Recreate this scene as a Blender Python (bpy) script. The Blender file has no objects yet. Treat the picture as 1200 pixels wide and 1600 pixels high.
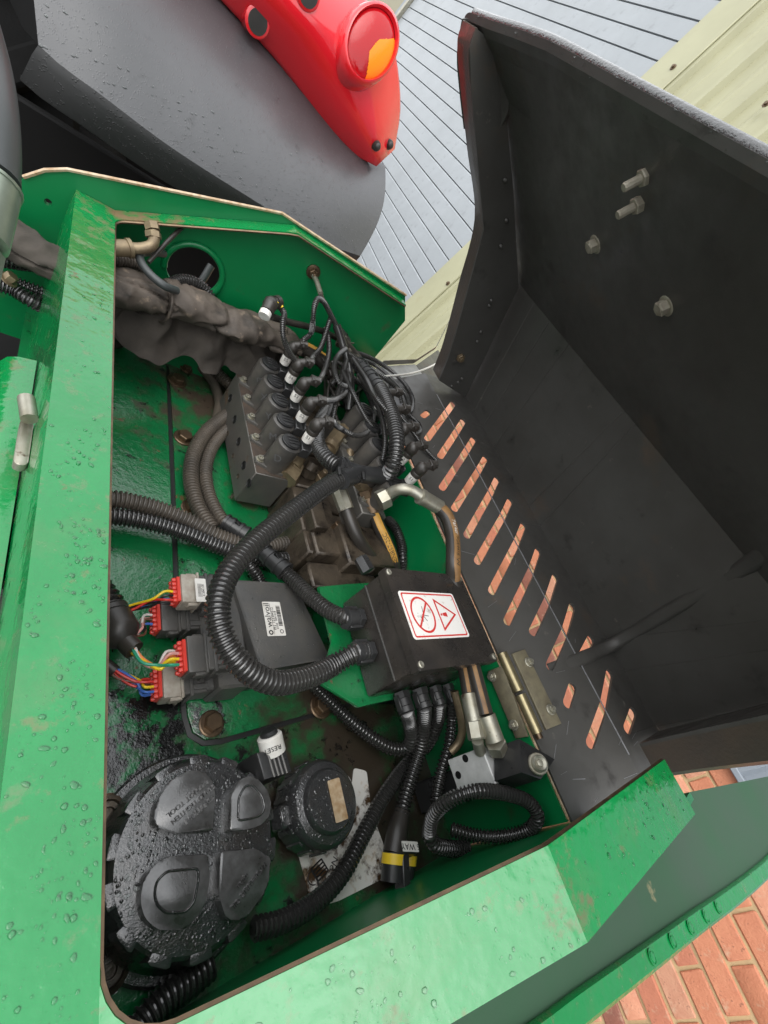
import bpy, bmesh, math, random
from mathutils import Vector, Matrix, noise
random.seed(7)
SC = bpy.context.scene
COL = SC.collection

# ------------------------------------------------------------------ camera, world, sun, exposure
# machine axes and street axes as seen from the camera (image x right, y down, z forward)
FPX = 690.0
MV = Vector((0.71789161, 0.15922173, 0.67770206)); MU = Vector((-0.29906129, -0.80855189, 0.50676048)); MW = Vector((-0.62864456, 0.56647354, 0.53283557))
BH = Vector((-0.24096284, -0.79331061, 0.55910212)); BC = Vector((-0.7390765, 0.52337197, 0.42408454))
BN = BH.cross(-BC)
MM = Matrix((MV, MU, -MW))            # camera -> machine
WM = Matrix((BN, BH, -BC))            # camera -> world
RWM = WM @ MM.transposed()            # machine -> world
CAMM = Vector((0, 0, 0.5))            # the camera stands half a metre above the compartment floor
CAMW = Vector((0, 0, 1.36))
cam = bpy.data.cameras.new('camera'); camo = bpy.data.objects.new('camera', cam); COL.objects.link(camo)
cam.sensor_fit = 'VERTICAL'; cam.sensor_height = 24.0; cam.lens = FPX / 1600 * 24.0
cam.clip_start = 0.01; cam.clip_end = 500
cx, cy, cz = WM @ Vector((1, 0, 0)), WM @ Vector((0, -1, 0)), WM @ Vector((0, 0, -1))
camo.matrix_world = Matrix(((cx.x, cy.x, cz.x, CAMW.x), (cx.y, cy.y, cz.y, CAMW.y), (cx.z, cy.z, cz.z, CAMW.z), (0, 0, 0, 1)))
SC.camera = camo
SC.view_settings.view_transform = 'Standard'; SC.view_settings.look = 'None'
SC.view_settings.exposure = 1.2; SC.view_settings.gamma = 1.0
SUN_EL, SUN_AZ = math.radians(50), math.radians(242)      # overcast: a broad soft sun
wd = bpy.data.worlds.new('World'); SC.world = wd; wd.use_nodes = True
nt = wd.node_tree; nt.nodes.clear()
sky = nt.nodes.new('ShaderNodeTexSky'); sky.sky_type = 'NISHITA'; sky.sun_disc = False
sky.sun_elevation = SUN_EL; sky.sun_rotation = SUN_AZ; sky.dust_density = 2; sky.air_density = 1.2; sky.ozone_density = 1.0
hs = nt.nodes.new('ShaderNodeHueSaturation'); hs.inputs['Saturation'].default_value = 0.10
bg = nt.nodes.new('ShaderNodeBackground'); bg.inputs['Strength'].default_value = 0.15
ow = nt.nodes.new('ShaderNodeOutputWorld')
ov = nt.nodes.new('ShaderNodeMix'); ov.data_type = 'RGBA'; ov.inputs[0].default_value = 0.65; ov.inputs[7].default_value = (6.6, 6.8, 7.0, 1)     # thick even cloud in front of most of the blue
nt.links.new(sky.outputs[0], hs.inputs['Color']); nt.links.new(hs.outputs[0], ov.inputs[6]); nt.links.new(ov.outputs[2], bg.inputs[0]); nt.links.new(bg.outputs[0], ow.inputs[0])
sl = bpy.data.lights.new('sun', 'SUN'); sl.energy = 0.6; sl.angle = math.radians(55); sl.color = (1, 0.97, 0.93)
so = bpy.data.objects.new('sun', sl); COL.objects.link(so)
sd = Vector((math.sin(SUN_AZ) * math.cos(SUN_EL), math.cos(SUN_AZ) * math.cos(SUN_EL), math.sin(SUN_EL)))
so.rotation_euler = sd.to_track_quat('Z', 'Y').to_euler(); so.location = (0, 0, 6)

# ------------------------------------------------------------------ places
MW4 = Matrix.Translation(CAMW - RWM @ CAMM) @ RWM.to_4x4()
def W(p): return MW4 @ Vector(p)
def rm(px, py): return MM @ Vector((px - 600, py - 800, FPX))
def mz(px, py, z):
    d = rm(px, py); return CAMM + d * ((z - 0.5) / d.z)
def mx(px, py, x):
    d = rm(px, py); return CAMM + d * (x / d.x)
def my(px, py, y):
    d = rm(px, py); return CAMM + d * (y / d.y)
def mpl(px, py, p0, n):
    d = rm(px, py); n = Vector(n); return CAMM + d * ((Vector(p0) - CAMM).dot(n) / d.dot(n))
def wx(px, py, x):
    d = WM @ Vector((px - 600, py - 800, FPX)); return CAMW + d * (x / d.x)
def FR(o, z=(0, 0, 1), x=None):
    z = Vector(z).normalized()
    if x is None: x = Vector((1, 0, 0)) if abs(z.x) < 0.9 else Vector((0, 1, 0))
    x = Vector(x); x = (x - z * x.dot(z)).normalized(); y = z.cross(x); o = Vector(o)
    return Matrix(((x.x, y.x, z.x, o.x), (x.y, y.y, z.y, o.y), (x.z, y.z, z.z, o.z), (0, 0, 0, 1)))
def T(x, y, z): return Matrix.Translation((x, y, z))
ID = Matrix.Identity(4)

# ------------------------------------------------------------------ mesh building
class MB:
    def __init__(s, space='m'): s.v = []; s.f = []; s.space = space; s.fl = []
    def add(s, vs, fs, T=None, flat=False):
        n = len(s.v)
        for p in vs:
            p = Vector(p)
            if T is not None: p = T @ p
            if s.space == 'm': p = MW4 @ p
            s.v.append(p)
        for f in fs: s.f.append([i + n for i in f])
        return s
    def bm(s, b, T=None):
        b.verts.index_update()
        s.add([v.co.copy() for v in b.verts], [[v.index for v in f.verts] for f in b.faces], T); b.free(); return s
    def box(s, T, sx, sy, sz, bev=0.0, seg=1):
        b = bmesh.new(); bmesh.ops.create_cube(b, size=1.0)
        for v in b.verts: v.co = Vector((v.co.x * sx, v.co.y * sy, v.co.z * sz))
        if bev > 0: bmesh.ops.bevel(b, geom=list(b.edges), offset=bev, segments=seg, affect='EDGES', profile=0.5)
        return s.bm(b, T)
    def prism(s, T, poly, h, bev=0.0, z0=0.0):
        a = sum(poly[i][0] * poly[(i + 1) % len(poly)][1] - poly[(i + 1) % len(poly)][0] * poly[i][1] for i in range(len(poly)))
        if a < 0: poly = poly[::-1]
        b = bmesh.new()
        bot = [b.verts.new((x, y, z0)) for x, y in poly]; top = [b.verts.new((x, y, z0 + h)) for x, y in poly]
        n = len(poly)
        b.faces.new(bot[::-1]); tf = b.faces.new(top)
        for i in range(n): b.faces.new((bot[i], bot[(i + 1) % n], top[(i + 1) % n], top[i]))
        if bev > 0:
            bmesh.ops.bevel(b, geom=list(tf.edges), offset=bev, segments=2, affect='EDGES', profile=0.5)
        return s.bm(b, T)
    def lathe(s, T, prof, seg=20):
        vs = []; fs = []
        for r, z in prof:
            for k in range(seg):
                a = 2 * math.pi * k / seg; vs.append((r * math.cos(a), r * math.sin(a), z))
        for j in range(len(prof) - 1):
            for k in range(seg):
                k2 = (k + 1) % seg; fs.append((j * seg + k, j * seg + k2, (j + 1) * seg + k2, (j + 1) * seg + k))
        fs.append(tuple(range(seg))[::-1]); fs.append(tuple((len(prof) - 1) * seg + k for k in range(seg)))
        return s.add(vs, fs, T)
    def hexp(s, T, r, h, z0=0.0, ch=0.12):
        prof = [(r, z0), (r, z0 + h * (1 - ch)), (r * 0.9, z0 + h)]
        return s.lathe(T, prof, 6)
    def bolt(s, T, r, h=None, wash=True):
        h = h or r * 1.1; z = 0
        if wash: s.lathe(T, [(r * 1.45, 0), (r * 1.45, r * 0.18), (r * 1.3, r * 0.26)], 16); z = r * 0.2
        s.hexp(T, r, h, z)
        return s
    def tube(s, pts, R, seg=10, caps=True):
        fn = R if callable(R) else (lambda t: R); pts = [Vector(p) for p in pts]
        fr = frames(pts); n = len(pts); vs = []; fs = []
        for i, (p, x, y) in enumerate(fr):
            r = fn(i / (n - 1))
            for k in range(seg):
                a = 2 * math.pi * k / seg; vs.append(p + x * (r * math.cos(a)) + y * (r * math.sin(a)))
        for i in range(n - 1):
            for k in range(seg):
                k2 = (k + 1) % seg; fs.append((i * seg + k, i * seg + k2, (i + 1) * seg + k2, (i + 1) * seg + k))
        if caps: fs.append(tuple(range(seg))[::-1]); fs.append(tuple((n - 1) * seg + k for k in range(seg)))
        return s.add(vs, fs)
    def corr(s, ctrl, R, pitch=0.0042, dep=0.0017, seg=14):
        pitch *= 1.06 if R > .008 else .95; dep *= 1.45
        L = plen(smooth(ctrl, 0.004)); n = max(3, int(L / pitch))
        pts = resample(smooth(ctrl, 0.002), n * 4 + 1)
        rr = [R - dep, R - dep * 0.12, R, R - dep * 0.95]
        fr = frames(pts); vs = []; fs = []; m = len(pts)
        for i, (p, x, y) in enumerate(fr):
            r = rr[i % 4]
            for k in range(seg):
                a = 2 * math.pi * k / seg; vs.append(p + x * (r * math.cos(a)) + y * (r * math.sin(a)))
        for i in range(m - 1):
            for k in range(seg):
                k2 = (k + 1) % seg; fs.append((i * seg + k, i * seg + k2, (i + 1) * seg + k2, (i + 1) * seg + k))
        fs.append(tuple(range(seg))[::-1]); fs.append(tuple((m - 1) * seg + k for k in range(seg)))
        return s.add(vs, fs)
    def grid(s, g, th=None, closed=False):
        nr, nc = len(g), len(g[0]); vs = [p for r in g for p in r]; fs = []
        for i in range(nr - 1):
            for j in range(nc - 1): fs.append((i * nc + j, i * nc + j + 1, (i + 1) * nc + j + 1, (i + 1) * nc + j))
        if th is not None:
            n = len(vs); th = Vector(th)
            vs = vs + [Vector(p) + th for p in vs]
            fs = fs + [tuple(reversed([a + n for a in f])) for f in fs]
            def e(a, b): fs.append((b, a, a + n, b + n))
            for j in range(nc - 1): e(j, j + 1); e((nr - 1) * nc + j + 1, (nr - 1) * nc + j)
            for i in range(nr - 1): e((i + 1) * nc, i * nc); e(i * nc + nc - 1, (i + 1) * nc + nc - 1)
        return s.add(vs, fs)

def smooth(c, step=0.004):
    c = [Vector(p) for p in c]
    if len(c) == 2: 
        n = max(2, int((c[1] - c[0]).length / step)); return [c[0].lerp(c[1], i / n) for i in range(n + 1)]
    out = []; e = [c[0] * 2 - c[1]] + c + [c[-1] * 2 - c[-2]]
    for i in range(1, len(e) - 2):
        p0, p1, p2, p3 = e[i - 1:i + 3]
        # centripetal parameters keep tight bends free of loops
        t0 = 0; t1 = t0 + max(1e-5, (p1 - p0).length ** .5); t2 = t1 + max(1e-5, (p2 - p1).length ** .5); t3 = t2 + max(1e-5, (p3 - p2).length ** .5)
        n = max(3, int((p2 - p1).length / step))
        for k in range(n):
            t = t1 + (t2 - t1) * k / n
            a1 = p0 * ((t1 - t) / (t1 - t0)) + p1 * ((t - t0) / (t1 - t0)); a2 = p1 * ((t2 - t) / (t2 - t1)) + p2 * ((t - t1) / (t2 - t1)); a3 = p2 * ((t3 - t) / (t3 - t2)) + p3 * ((t - t2) / (t3 - t2))
            b1 = a1 * ((t2 - t) / (t2 - t0)) + a2 * ((t - t0) / (t2 - t0)); b2 = a2 * ((t3 - t) / (t3 - t1)) + a3 * ((t - t1) / (t3 - t1))
            out.append(b1 * ((t2 - t) / (t2 - t1)) + b2 * ((t - t1) / (t2 - t1)))
    out.append(c[-1]); return out
def plen(p): return sum((p[i + 1] - p[i]).length for i in range(len(p) - 1))
def resample(p, n):
    L = plen(p); out = [p[0].copy()]; i = 0; acc = 0.0
    for k in range(1, n):
        d = L * k / (n - 1)
        while i < len(p) - 2 and acc + (p[i + 1] - p[i]).length < d: acc += (p[i + 1] - p[i]).length; i += 1
        sg = (p[i + 1] - p[i]).length; out.append(p[i].lerp(p[i + 1], min(1, (d - acc) / max(sg, 1e-9))))
    return out
def frames(pts):
    n = len(pts); t = []
    for i in range(n):
        d = pts[min(i + 1, n - 1)] - pts[max(i - 1, 0)]; t.append(d.normalized() if d.length > 1e-9 else Vector((0, 0, 1)))
    x = Vector((0, 0, 1)) if abs(t[0].z) < 0.9 else Vector((1, 0, 0)); out = []
    for i in range(n):
        x = x - t[i] * x.dot(t[i]); x = x.normalized() if x.length > 1e-6 else t[i].orthogonal().normalized()
        out.append((pts[i], x, t[i].cross(x)))
    return out

ROOT = {}
def mesh_of(name, mb, m, ang=38, off=None):
    me = bpy.data.meshes.new(name)
    vs = mb.v if off is None else [p - off for p in mb.v]
    me.from_pydata([tuple(p) for p in vs], [], mb.f)
    for mm in (m if isinstance(m, (list, tuple)) else [m]): me.materials.append(mm)
    b = bmesh.new(); b.from_mesh(me); bmesh.ops.recalc_face_normals(b, faces=b.faces); b.to_mesh(me); b.free()
    if ang: 
        for p in me.polygons: p.use_smooth = True
        me.set_sharp_from_angle(angle=math.radians(ang))
    me.update(); return me
def tag(o, label=None, cat=None, group=None, kind=None):
    if label: o['label'] = label
    if cat: o['category'] = cat
    if group: o['group'] = group
    if kind: o['kind'] = kind
    return o
def thing(name, label, cat, loc, group=None, world=False):
    o = bpy.data.objects.new(name, None); COL.objects.link(o); o.empty_display_size = 0.05
    o.location = Vector(loc) if world else W(loc); ROOT[o.name] = o.location.copy()
    return tag(o, label, cat, group)
def mk(name, mb, m, parent=None, ang=38, label=None, cat=None, group=None, kind=None):
    if parent is not None:
        off = ROOT[parent.name]
    else:
        lo = [min(p[i] for p in mb.v) for i in range(3)]; hi = [max(p[i] for p in mb.v) for i in range(3)]
        off = Vector(((lo[0] + hi[0]) / 2, (lo[1] + hi[1]) / 2, lo[2]))
    o = bpy.data.objects.new(name, mesh_of(name, mb, m, ang, off)); COL.objects.link(o)
    if parent is not None: o.parent = parent
    else: o.location = off
    ROOT[o.name] = off.copy()
    return tag(o, label, cat, group, kind)
def inst(name, me, TM, parent=None, label=None, cat=None, group=None, world=False):
    "one object on shared mesh data; TM places it in machine space (or the world)"
    o = bpy.data.objects.new(name, me); COL.objects.link(o)
    m = TM if world else MW4 @ TM
    if parent is not None: o.parent = parent; m = Matrix.Translation(-ROOT[parent.name]) @ m; o.matrix_basis = m
    else: o.matrix_basis = m
    return tag(o, label, cat, group)

def eval_curve(cu):
    o = bpy.data.objects.new('tmp', cu); COL.objects.link(o)
    dg = bpy.context.evaluated_depsgraph_get(); dg.update()
    me = bpy.data.meshes.new_from_object(o.evaluated_get(dg)); 
    vs = [v.co.copy() for v in me.vertices]; fs = [tuple(p.vertices) for p in me.polygons]
    bpy.data.objects.remove(o); bpy.data.meshes.remove(me); bpy.data.curves.remove(cu)
    return vs, fs
def text2(s, size, ext=0.0, sx=1.0):
    cu = bpy.data.curves.new('tmp', 'FONT'); cu.body = s; cu.size = size; cu.align_x = 'CENTER'; cu.align_y = 'CENTER'; cu.extrude = ext; cu.resolution_u = 2
    vs, fs = eval_curve(cu)
    return [Vector((v.x * sx, v.y, v.z)) for v in vs], fs
def sheet(loops, th):
    "flat sheet with holes: first loop outer, rest holes; thickness th about z=0"
    cu = bpy.data.curves.new('tmp', 'CURVE'); cu.dimensions = '2D'; cu.fill_mode = 'BOTH'; cu.extrude = th / 2
    for lp in loops:
        sp = cu.splines.new('POLY'); sp.points.add(len(lp) - 1)
        for i, p in enumerate(lp): sp.points[i].co = (p[0], p[1], 0, 1)
        sp.use_cyclic_u = True
    return eval_curve(cu)
def bend(vs, fs, cuts, mapf):
    b = bmesh.new(); bv = [b.verts.new(v) for v in vs]
    for f in fs:
        try: b.faces.new([bv[i] for i in f])
        except ValueError: pass
    bmesh.ops.remove_doubles(b, verts=list(b.verts), dist=1e-6)
    for s in cuts:
        bmesh.ops.bisect_plane(b, geom=list(b.verts) + list(b.edges) + list(b.faces), plane_co=(s, 0, 0), plane_no=(1, 0, 0), dist=1e-6)
    b.verts.index_update()
    out = [mapf(v.co) for v in b.verts]; ff = [[v.index for v in f.verts] for f in b.faces]; b.free()
    return out, ff
def circ(cx_, cy_, r, n=24, ry=None): return [(cx_ + r * math.cos(2 * math.pi * k / n), cy_ + (ry or r) * math.sin(2 * math.pi * k / n)) for k in range(n)]
def rrect(w, h, r, n=5, cx_=0, cy_=0):
    o = []
    for qx, qy, a0 in ((1, 1, 0), (-1, 1, 90), (-1, -1, 180), (1, -1, 270)):
        for k in range(n + 1):
            a = math.radians(a0 + 90 * k / n); o.append((cx_ + qx * (w / 2 - r) + r * math.cos(a), cy_ + qy * (h / 2 - r) + r * math.sin(a)))
    return o
def capsule(a, b, r, n=6):
    a = Vector(a); b = Vector(b); d = math.atan2(b.y - a.y, b.x - a.x); o = []
    for k in range(n + 1): t = d + math.pi / 2 + math.pi * k / n; o.append((a.x + r * math.cos(t), a.y + r * math.sin(t)))
    for k in range(n + 1): t = d - math.pi / 2 + math.pi * k / n; o.append((b.x + r * math.cos(t), b.y + r * math.sin(t)))
    return o

# ------------------------------------------------------------------ materials
def mat(name, base, rough=0.5, metal=0.0, var=None, dirt=None, bump=(), coat=0.0, spec=0.5, rvar=0.0, wet=None):
    """var=(colour, scale, amount); dirt=list of (colour, scale, lo, hi, roughness, seed); bump=[(scale, strength, distance)]"""
    m = bpy.data.materials.new(name); m.use_nodes = True; t = m.node_tree; N = t.nodes; L = t.links; b = N['Principled BSDF']
    b.inputs['Metallic'].default_value = metal; b.inputs['Coat Weight'].default_value = coat; b.inputs['Coat Roughness'].default_value = 0.06; b.inputs['Specular IOR Level'].default_value = spec
    tc = N.new('ShaderNodeTexCoord'); co = tc.outputs['Object']
    def noi(sc, det=5, seed=0.0, ro=0.6):
        n = N.new('ShaderNodeTexNoise'); n.inputs['Scale'].default_value = sc; n.inputs['Detail'].default_value = det; n.inputs['Roughness'].default_value = ro
        if seed:
            mp = N.new('ShaderNodeMapping'); mp.inputs['Location'].default_value = (seed, seed * 1.7, -seed); L.new(co, mp.inputs[0]); L.new(mp.outputs[0], n.inputs['Vector'])
        else: L.new(co, n.inputs['Vector'])
        return n.outputs['Fac']
    def ramp(fac, lo, hi):
        r = N.new('ShaderNodeMapRange'); r.inputs[1].default_value = lo; r.inputs[2].default_value = hi; L.new(fac, r.inputs[0]); return r.outputs[0]
    def mix(fac, a, c):
        x = N.new('ShaderNodeMix'); x.data_type = 'RGBA'
        L.new(fac, x.inputs[0])
        for s, q in ((6, a), (7, c)):
            if isinstance(q, tuple): x.inputs[s].default_value = (*q, 1)
            else: L.new(q, x.inputs[s])
        return x.outputs[2]
    def fmix(fac, a, c):
        x = N.new('ShaderNodeMix'); L.new(fac, x.inputs[0])
        for s, q in ((2, a), (3, c)):
            if isinstance(q, (int, float)): x.inputs[s].default_value = q
            else: L.new(q, x.inputs[s])
        return x.outputs[0]
    col = base; ro = rough
    if var: col = mix(ramp(noi(var[1]), 0.5 - 0.5 * (1 - var[2]) - 0.05, 0.55 + 0.3 * (1 - var[2])), base, var[0])
    if rvar: ro = fmix(ramp(noi(35, 4, 3.1), 0.35, 0.65), max(0.02, rough - rvar), rough + rvar)
    for d in (dirt or []):
        c, sc, lo, hi, rr, sd_ = d[:6]
        f = noi(sc, 7, sd_, 0.65)
        if len(d) > 6:       # the stain gathers round a spot: (centre in object space, radius, weight)
            ce, rad, wgt = d[6]
            vm = N.new('ShaderNodeVectorMath'); vm.operation = 'DISTANCE'; L.new(co, vm.inputs[0]); vm.inputs[1].default_value = ce
            q = N.new('ShaderNodeMapRange'); q.inputs[1].default_value = 0; q.inputs[2].default_value = rad; q.inputs[3].default_value = wgt; q.inputs[4].default_value = 0; L.new(vm.outputs['Value'], q.inputs[0])
            ad = N.new('ShaderNodeMath'); ad.operation = 'ADD'; L.new(f, ad.inputs[0]); L.new(q.outputs[0], ad.inputs[1]); f = ad.outputs[0]
        f = ramp(f, lo, hi); col = mix(f, col, c); ro = fmix(f, ro, rr)
    if isinstance(col, tuple): b.inputs['Base Color'].default_value = (*col, 1)
    else: L.new(col, b.inputs['Base Color'])
    if isinstance(ro, (int, float)): b.inputs['Roughness'].default_value = ro
    else: L.new(ro, b.inputs['Roughness'])
    prev = None
    for q in bump:
        bp = N.new('ShaderNodeBump'); bp.inputs['Strength'].default_value = q[1]; bp.inputs['Distance'].default_value = q[2]
        if len(q) > 3 and q[3] == 'drops':
            vo = N.new('ShaderNodeTexVoronoi'); vo.inputs['Scale'].default_value = q[0]; L.new(co, vo.inputs['Vector'])
            h = ramp(vo.outputs['Distance'], 0.42, 0.1)
            gate = ramp(noi(q[0] * 0.35, 3, 5.0), 0.5, 0.58)
            mm_ = N.new('ShaderNodeMath'); mm_.operation = 'MULTIPLY'; L.new(h, mm_.inputs[0]); L.new(gate, mm_.inputs[1]); h = mm_.outputs[0]
        else: h = noi(q[0], 4, 1.3)
        L.new(h, bp.inputs['Height'])
        if prev is not None: L.new(prev, bp.inputs['Normal'])
        prev = bp.outputs[0]
    if prev is not None:
        L.new(prev, b.inputs['Normal'])
        if coat: L.new(prev, b.inputs['Coat Normal'])
    return m
RUST = (0.13, 0.055, 0.025); MUD = (0.075, 0.05, 0.028); OIL = (0.008, 0.008, 0.008)
GREEN = (0.002, 0.185, 0.050)
M_RIM = mat('green_paint', (0.0005, 0.165, 0.035), 0.19, coat=0.5, var=((0.001, 0.205, 0.048), 9, 0.5), dirt=[(RUST, 26, 0.70, 0.76, 0.6, 2.2), ((0.06, 0.17, 0.055), 14, 0.56, 0.85, 0.35, 6.0), ((0.17, 0.11, 0.055), 34, 0.62, 0.78, 0.6, 3.0, (tuple(RWM @ Vector((-0.18, 0.395, 0.24))), 0.12, 0.27)), ((0.13, 0.09, 0.045), 60, 0.64, 0.80, 0.6, 7.0, (tuple(RWM @ Vector((0.0, -0.385, 0.325))), 0.035, 0.26)), ((0.12, 0.15, 0.07), 50, 0.6, 0.8, 0.5, 4.0, (tuple(RWM @ Vector((-0.22, 0.1, 0.215))), 0.35, 0.05))], bump=[(45, 0.10, 0.004), (430, 0.10, 0.0005, 'drops'), (700, 0.06, 0.0003), (14, 0.28, 0.012)])
M_WALLG = mat('green_paint_clean', (0.001, 0.145, 0.042), 0.32, var=((0.003, 0.17, 0.05), 12, 0.4), dirt=[(MUD, 18, 0.62, 0.78, 0.7, 4.0)], bump=[(150, 0.08, 0.001)])
M_FLOOR = mat('green_floor_paint', (0.001, 0.165, 0.042), 0.13, coat=0.8, var=((0.012, 0.13, 0.045), 20, 0.5), dirt=[(RUST, 44, 0.64, 0.70, 0.5, 8.0), (MUD, 24, 0.63, 0.74, 0.35, 1.0), ((0.035, 0.026, 0.017), 16, 0.62, 0.78, 0.4, 9.0, (tuple(RWM @ Vector((0.13, -0.30, 0.02))), 0.30, 0.42)), ((0.06, 0.042, 0.028), 20, 0.60, 0.75, 0.55, 5.0, (tuple(RWM @ Vector((0.05, 0.36, 0.02))), 0.30, 0.30)), (OIL, 40, 0.60, 0.68, 0.08, 12.0, (tuple(RWM @ Vector((-0.12, -0.20, 0.02))), 0.15, 0.20))], bump=[(120, 0.35, 0.002), (420, 0.3, 0.0008)])
M_LID = mat('black_hood_paint', (0.084, 0.082, 0.077), 0.42, spec=0.45, var=((0.055, 0.052, 0.047), 7, 0.5), rvar=0.10, bump=[(900, 0.14, 0.0004), (60, 0.06, 0.002)], dirt=[((0.11, 0.075, 0.05), 9, 0.60, 0.82, 0.6, 2.0), ((0.13, 0.12, 0.105), 55, 0.66, 0.74, 0.7, 6.0), ((0.03, 0.028, 0.026), 24, 0.6, 0.75, 0.25, 11.0)])
M_EDGE = mat('wet_black_edge', (0.03, 0.03, 0.03), 0.2, coat=0.5, spec=0.8, bump=[(330, 0.7, 0.0015), (150, 0.3, 0.002)])
M_LIDL = mat('black_hood_lip', (0.045, 0.042, 0.039), 0.3, var=((0.08, 0.06, 0.045), 18, 0.5), bump=[(240, 0.4, 0.0012)])
M_COND = mat('conduit_plastic', (0.023, 0.023, 0.024), 0.22, var=((0.036, 0.034, 0.031), 16, 0.45), spec=0.9)
M_CONDD = mat('conduit_dusty', (0.042, 0.038, 0.034), 0.40, var=((0.11, 0.09, 0.07), 18, 0.6))
M_BLK = mat('black_plastic', (0.014, 0.014, 0.015), 0.34, var=((0.03, 0.03, 0.03), 25, 0.5), rvar=0.1, bump=[(300, 0.1, 0.0005)])
M_BOX = mat('black_box_plastic', (0.016, 0.015, 0.015), 0.3, var=((0.045, 0.038, 0.032), 16, 0.6), rvar=0.1, bump=[(500, 0.15, 0.0004)])
M_CTRL = mat('grey_controller_plastic', (0.058, 0.059, 0.060), 0.42, var=((0.085, 0.08, 0.072), 45, 0.5), bump=[(420, 0.3, 0.0007), (260, 0.3, 0.0008, 'drops')])
M_CAP = mat('wet_black_cap', (0.032, 0.032, 0.033), 0.14, coat=0.9, dirt=[((0.035, 0.028, 0.022), 30, 0.5, 0.72, 0.3, 3.0)], bump=[(200, 0.30, 0.0012), (520, 0.40, 0.0008), (300, 0.5, 0.0012, 'drops')], spec=0.9)
M_PAD = mat('wet_cap_pad', (0.115, 0.115, 0.116), 0.22, coat=0.6, spec=0.9, var=((0.026, 0.024, 0.022), 60, 0.5), bump=[(700, 0.25, 0.0004)])  # base paler than the cap, painting in the sky sheen on top
M_RUB = mat('black_rubber', (0.018, 0.017, 0.016), 0.38, var=((0.04, 0.034, 0.028), 22, 0.5))
M_VALVE = mat('dusty_valve_block', (0.085, 0.085, 0.080), 0.42, metal=0.25, var=((0.125, 0.115, 0.10), 40, 0.5), dirt=[((0.14, 0.09, 0.055), 34, 0.6, 0.72, 0.7, 5.0)], bump=[(260, 0.2, 0.0006)])
M_VTOP = mat('brown_dusty_steel', (0.10, 0.068, 0.048), 0.6, metal=0.2, var=((0.05, 0.04, 0.033), 60, 0.5), bump=[(300, 0.25, 0.0008)])
M_COIL = mat('black_coil', (0.026, 0.026, 0.027), 0.34, var=((0.10, 0.09, 0.077), 24, 0.6), spec=0.6)
M_GRIME = mat('grimy_steel', (0.042, 0.033, 0.026), 0.45, metal=0.3, var=((0.10, 0.078, 0.055), 38, 0.55), dirt=[((0.015, 0.012, 0.010), 24, 0.5, 0.66, 0.25, 7.0)], bump=[(240, 0.5, 0.0014), (60, 0.3, 0.003)])
M_ZINC = mat('zinc_steel', (0.44, 0.43, 0.37), 0.42, metal=0.7, var=((0.26, 0.24, 0.18), 55, 0.55), dirt=[((0.10, 0.07, 0.045), 80, 0.62, 0.72, 0.6, 3.0)])
M_BRASS = mat('yellow_zinc', (0.42, 0.36, 0.20), 0.34, metal=0.75, var=((0.24, 0.2, 0.12), 55, 0.5), dirt=[(RUST, 70, 0.66, 0.75, 0.6, 3.0)])
M_DULLB = mat('dull_yellow_zinc', (0.27, 0.24, 0.155), 0.5, metal=0.4, var=((0.15, 0.13, 0.09), 70, 0.5), dirt=[(RUST, 80, 0.66, 0.75, 0.6, 3.0)])
M_TANF = mat('tan_fitting', (0.30, 0.235, 0.14), 0.42, metal=0.5, var=((0.15, 0.11, 0.07), 60, 0.5))
M_BRONZE = mat('bronzed_bolt', (0.19, 0.13, 0.075), 0.36, metal=0.7, var=((0.09, 0.06, 0.04), 80, 0.5))
M_ALU = mat('aluminium', (0.62, 0.62, 0.61), 0.5, metal=0.15, var=((0.45, 0.45, 0.44), 80, 0.5), bump=[(400, 0.1, 0.0004)])
M_GALV = mat('galvanised_bracket', (0.40, 0.40, 0.42), 0.4, metal=0.6, var=((0.27, 0.27, 0.28), 40, 0.5))
M_TAN = mat('tan_print', (0.29, 0.16, 0.055), 0.5, var=((0.15, 0.08, 0.035), 70, 0.55))
M_YEL = mat('yellow_plastic', (0.80, 0.55, 0.03), 0.4)
M_ORY = mat('orange_print', (0.66, 0.36, 0.06), 0.5, var=((0.45, 0.24, 0.05), 70, 0.5))
M_WHT = mat('white_label', (0.74, 0.73, 0.70), 0.4, var=((0.55, 0.52, 0.47), 70, 0.4))
M_WSTK = mat('worn_sticker', (0.76, 0.74, 0.70), 0.3, dirt=[((0.16, 0.10, 0.06), 70, 0.60, 0.70, 0.4, 2.0), ((0.45, 0.36, 0.30), 120, 0.6, 0.75, 0.4, 6.0)])
M_OSTK = mat('oily_sticker', (0.72, 0.70, 0.66), 0.25, dirt=[((0.07, 0.04, 0.02), 30, 0.47, 0.55, 0.25, 2.0), ((0.42, 0.32, 0.22), 90, 0.55, 0.7, 0.4, 6.0)])
M_OLDL = mat('stained_label', (0.62, 0.52, 0.38), 0.4, var=((0.30, 0.17, 0.07), 110, 0.5))
M_CREAMC = mat('dirty_cream_connector', (0.46, 0.43, 0.37), 0.5, var=((0.25, 0.21, 0.17), 90, 0.5))
M_REDP = mat('red_seal', (0.62, 0.045, 0.03), 0.4)
M_INK = mat('black_ink', (0.012, 0.012, 0.012), 0.5)
M_REDINK = mat('red_ink', (0.55, 0.035, 0.03), 0.45)
M_PENC = mat('grey_paint_pen', (0.10, 0.10, 0.10), 0.5)
M_FAB = mat('taupe_nylon_sleeve', (0.125, 0.102, 0.083), 0.62, var=((0.06, 0.05, 0.042), 14, 0.6), bump=[(1100, 0.5, 0.0005), (34, 0.5, 0.004)], dirt=[((0.03, 0.026, 0.022), 20, 0.56, 0.70, 0.5, 4.0), ((0.26, 0.20, 0.15), 45, 0.60, 0.72, 0.8, 8.0)], spec=0.25)
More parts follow.
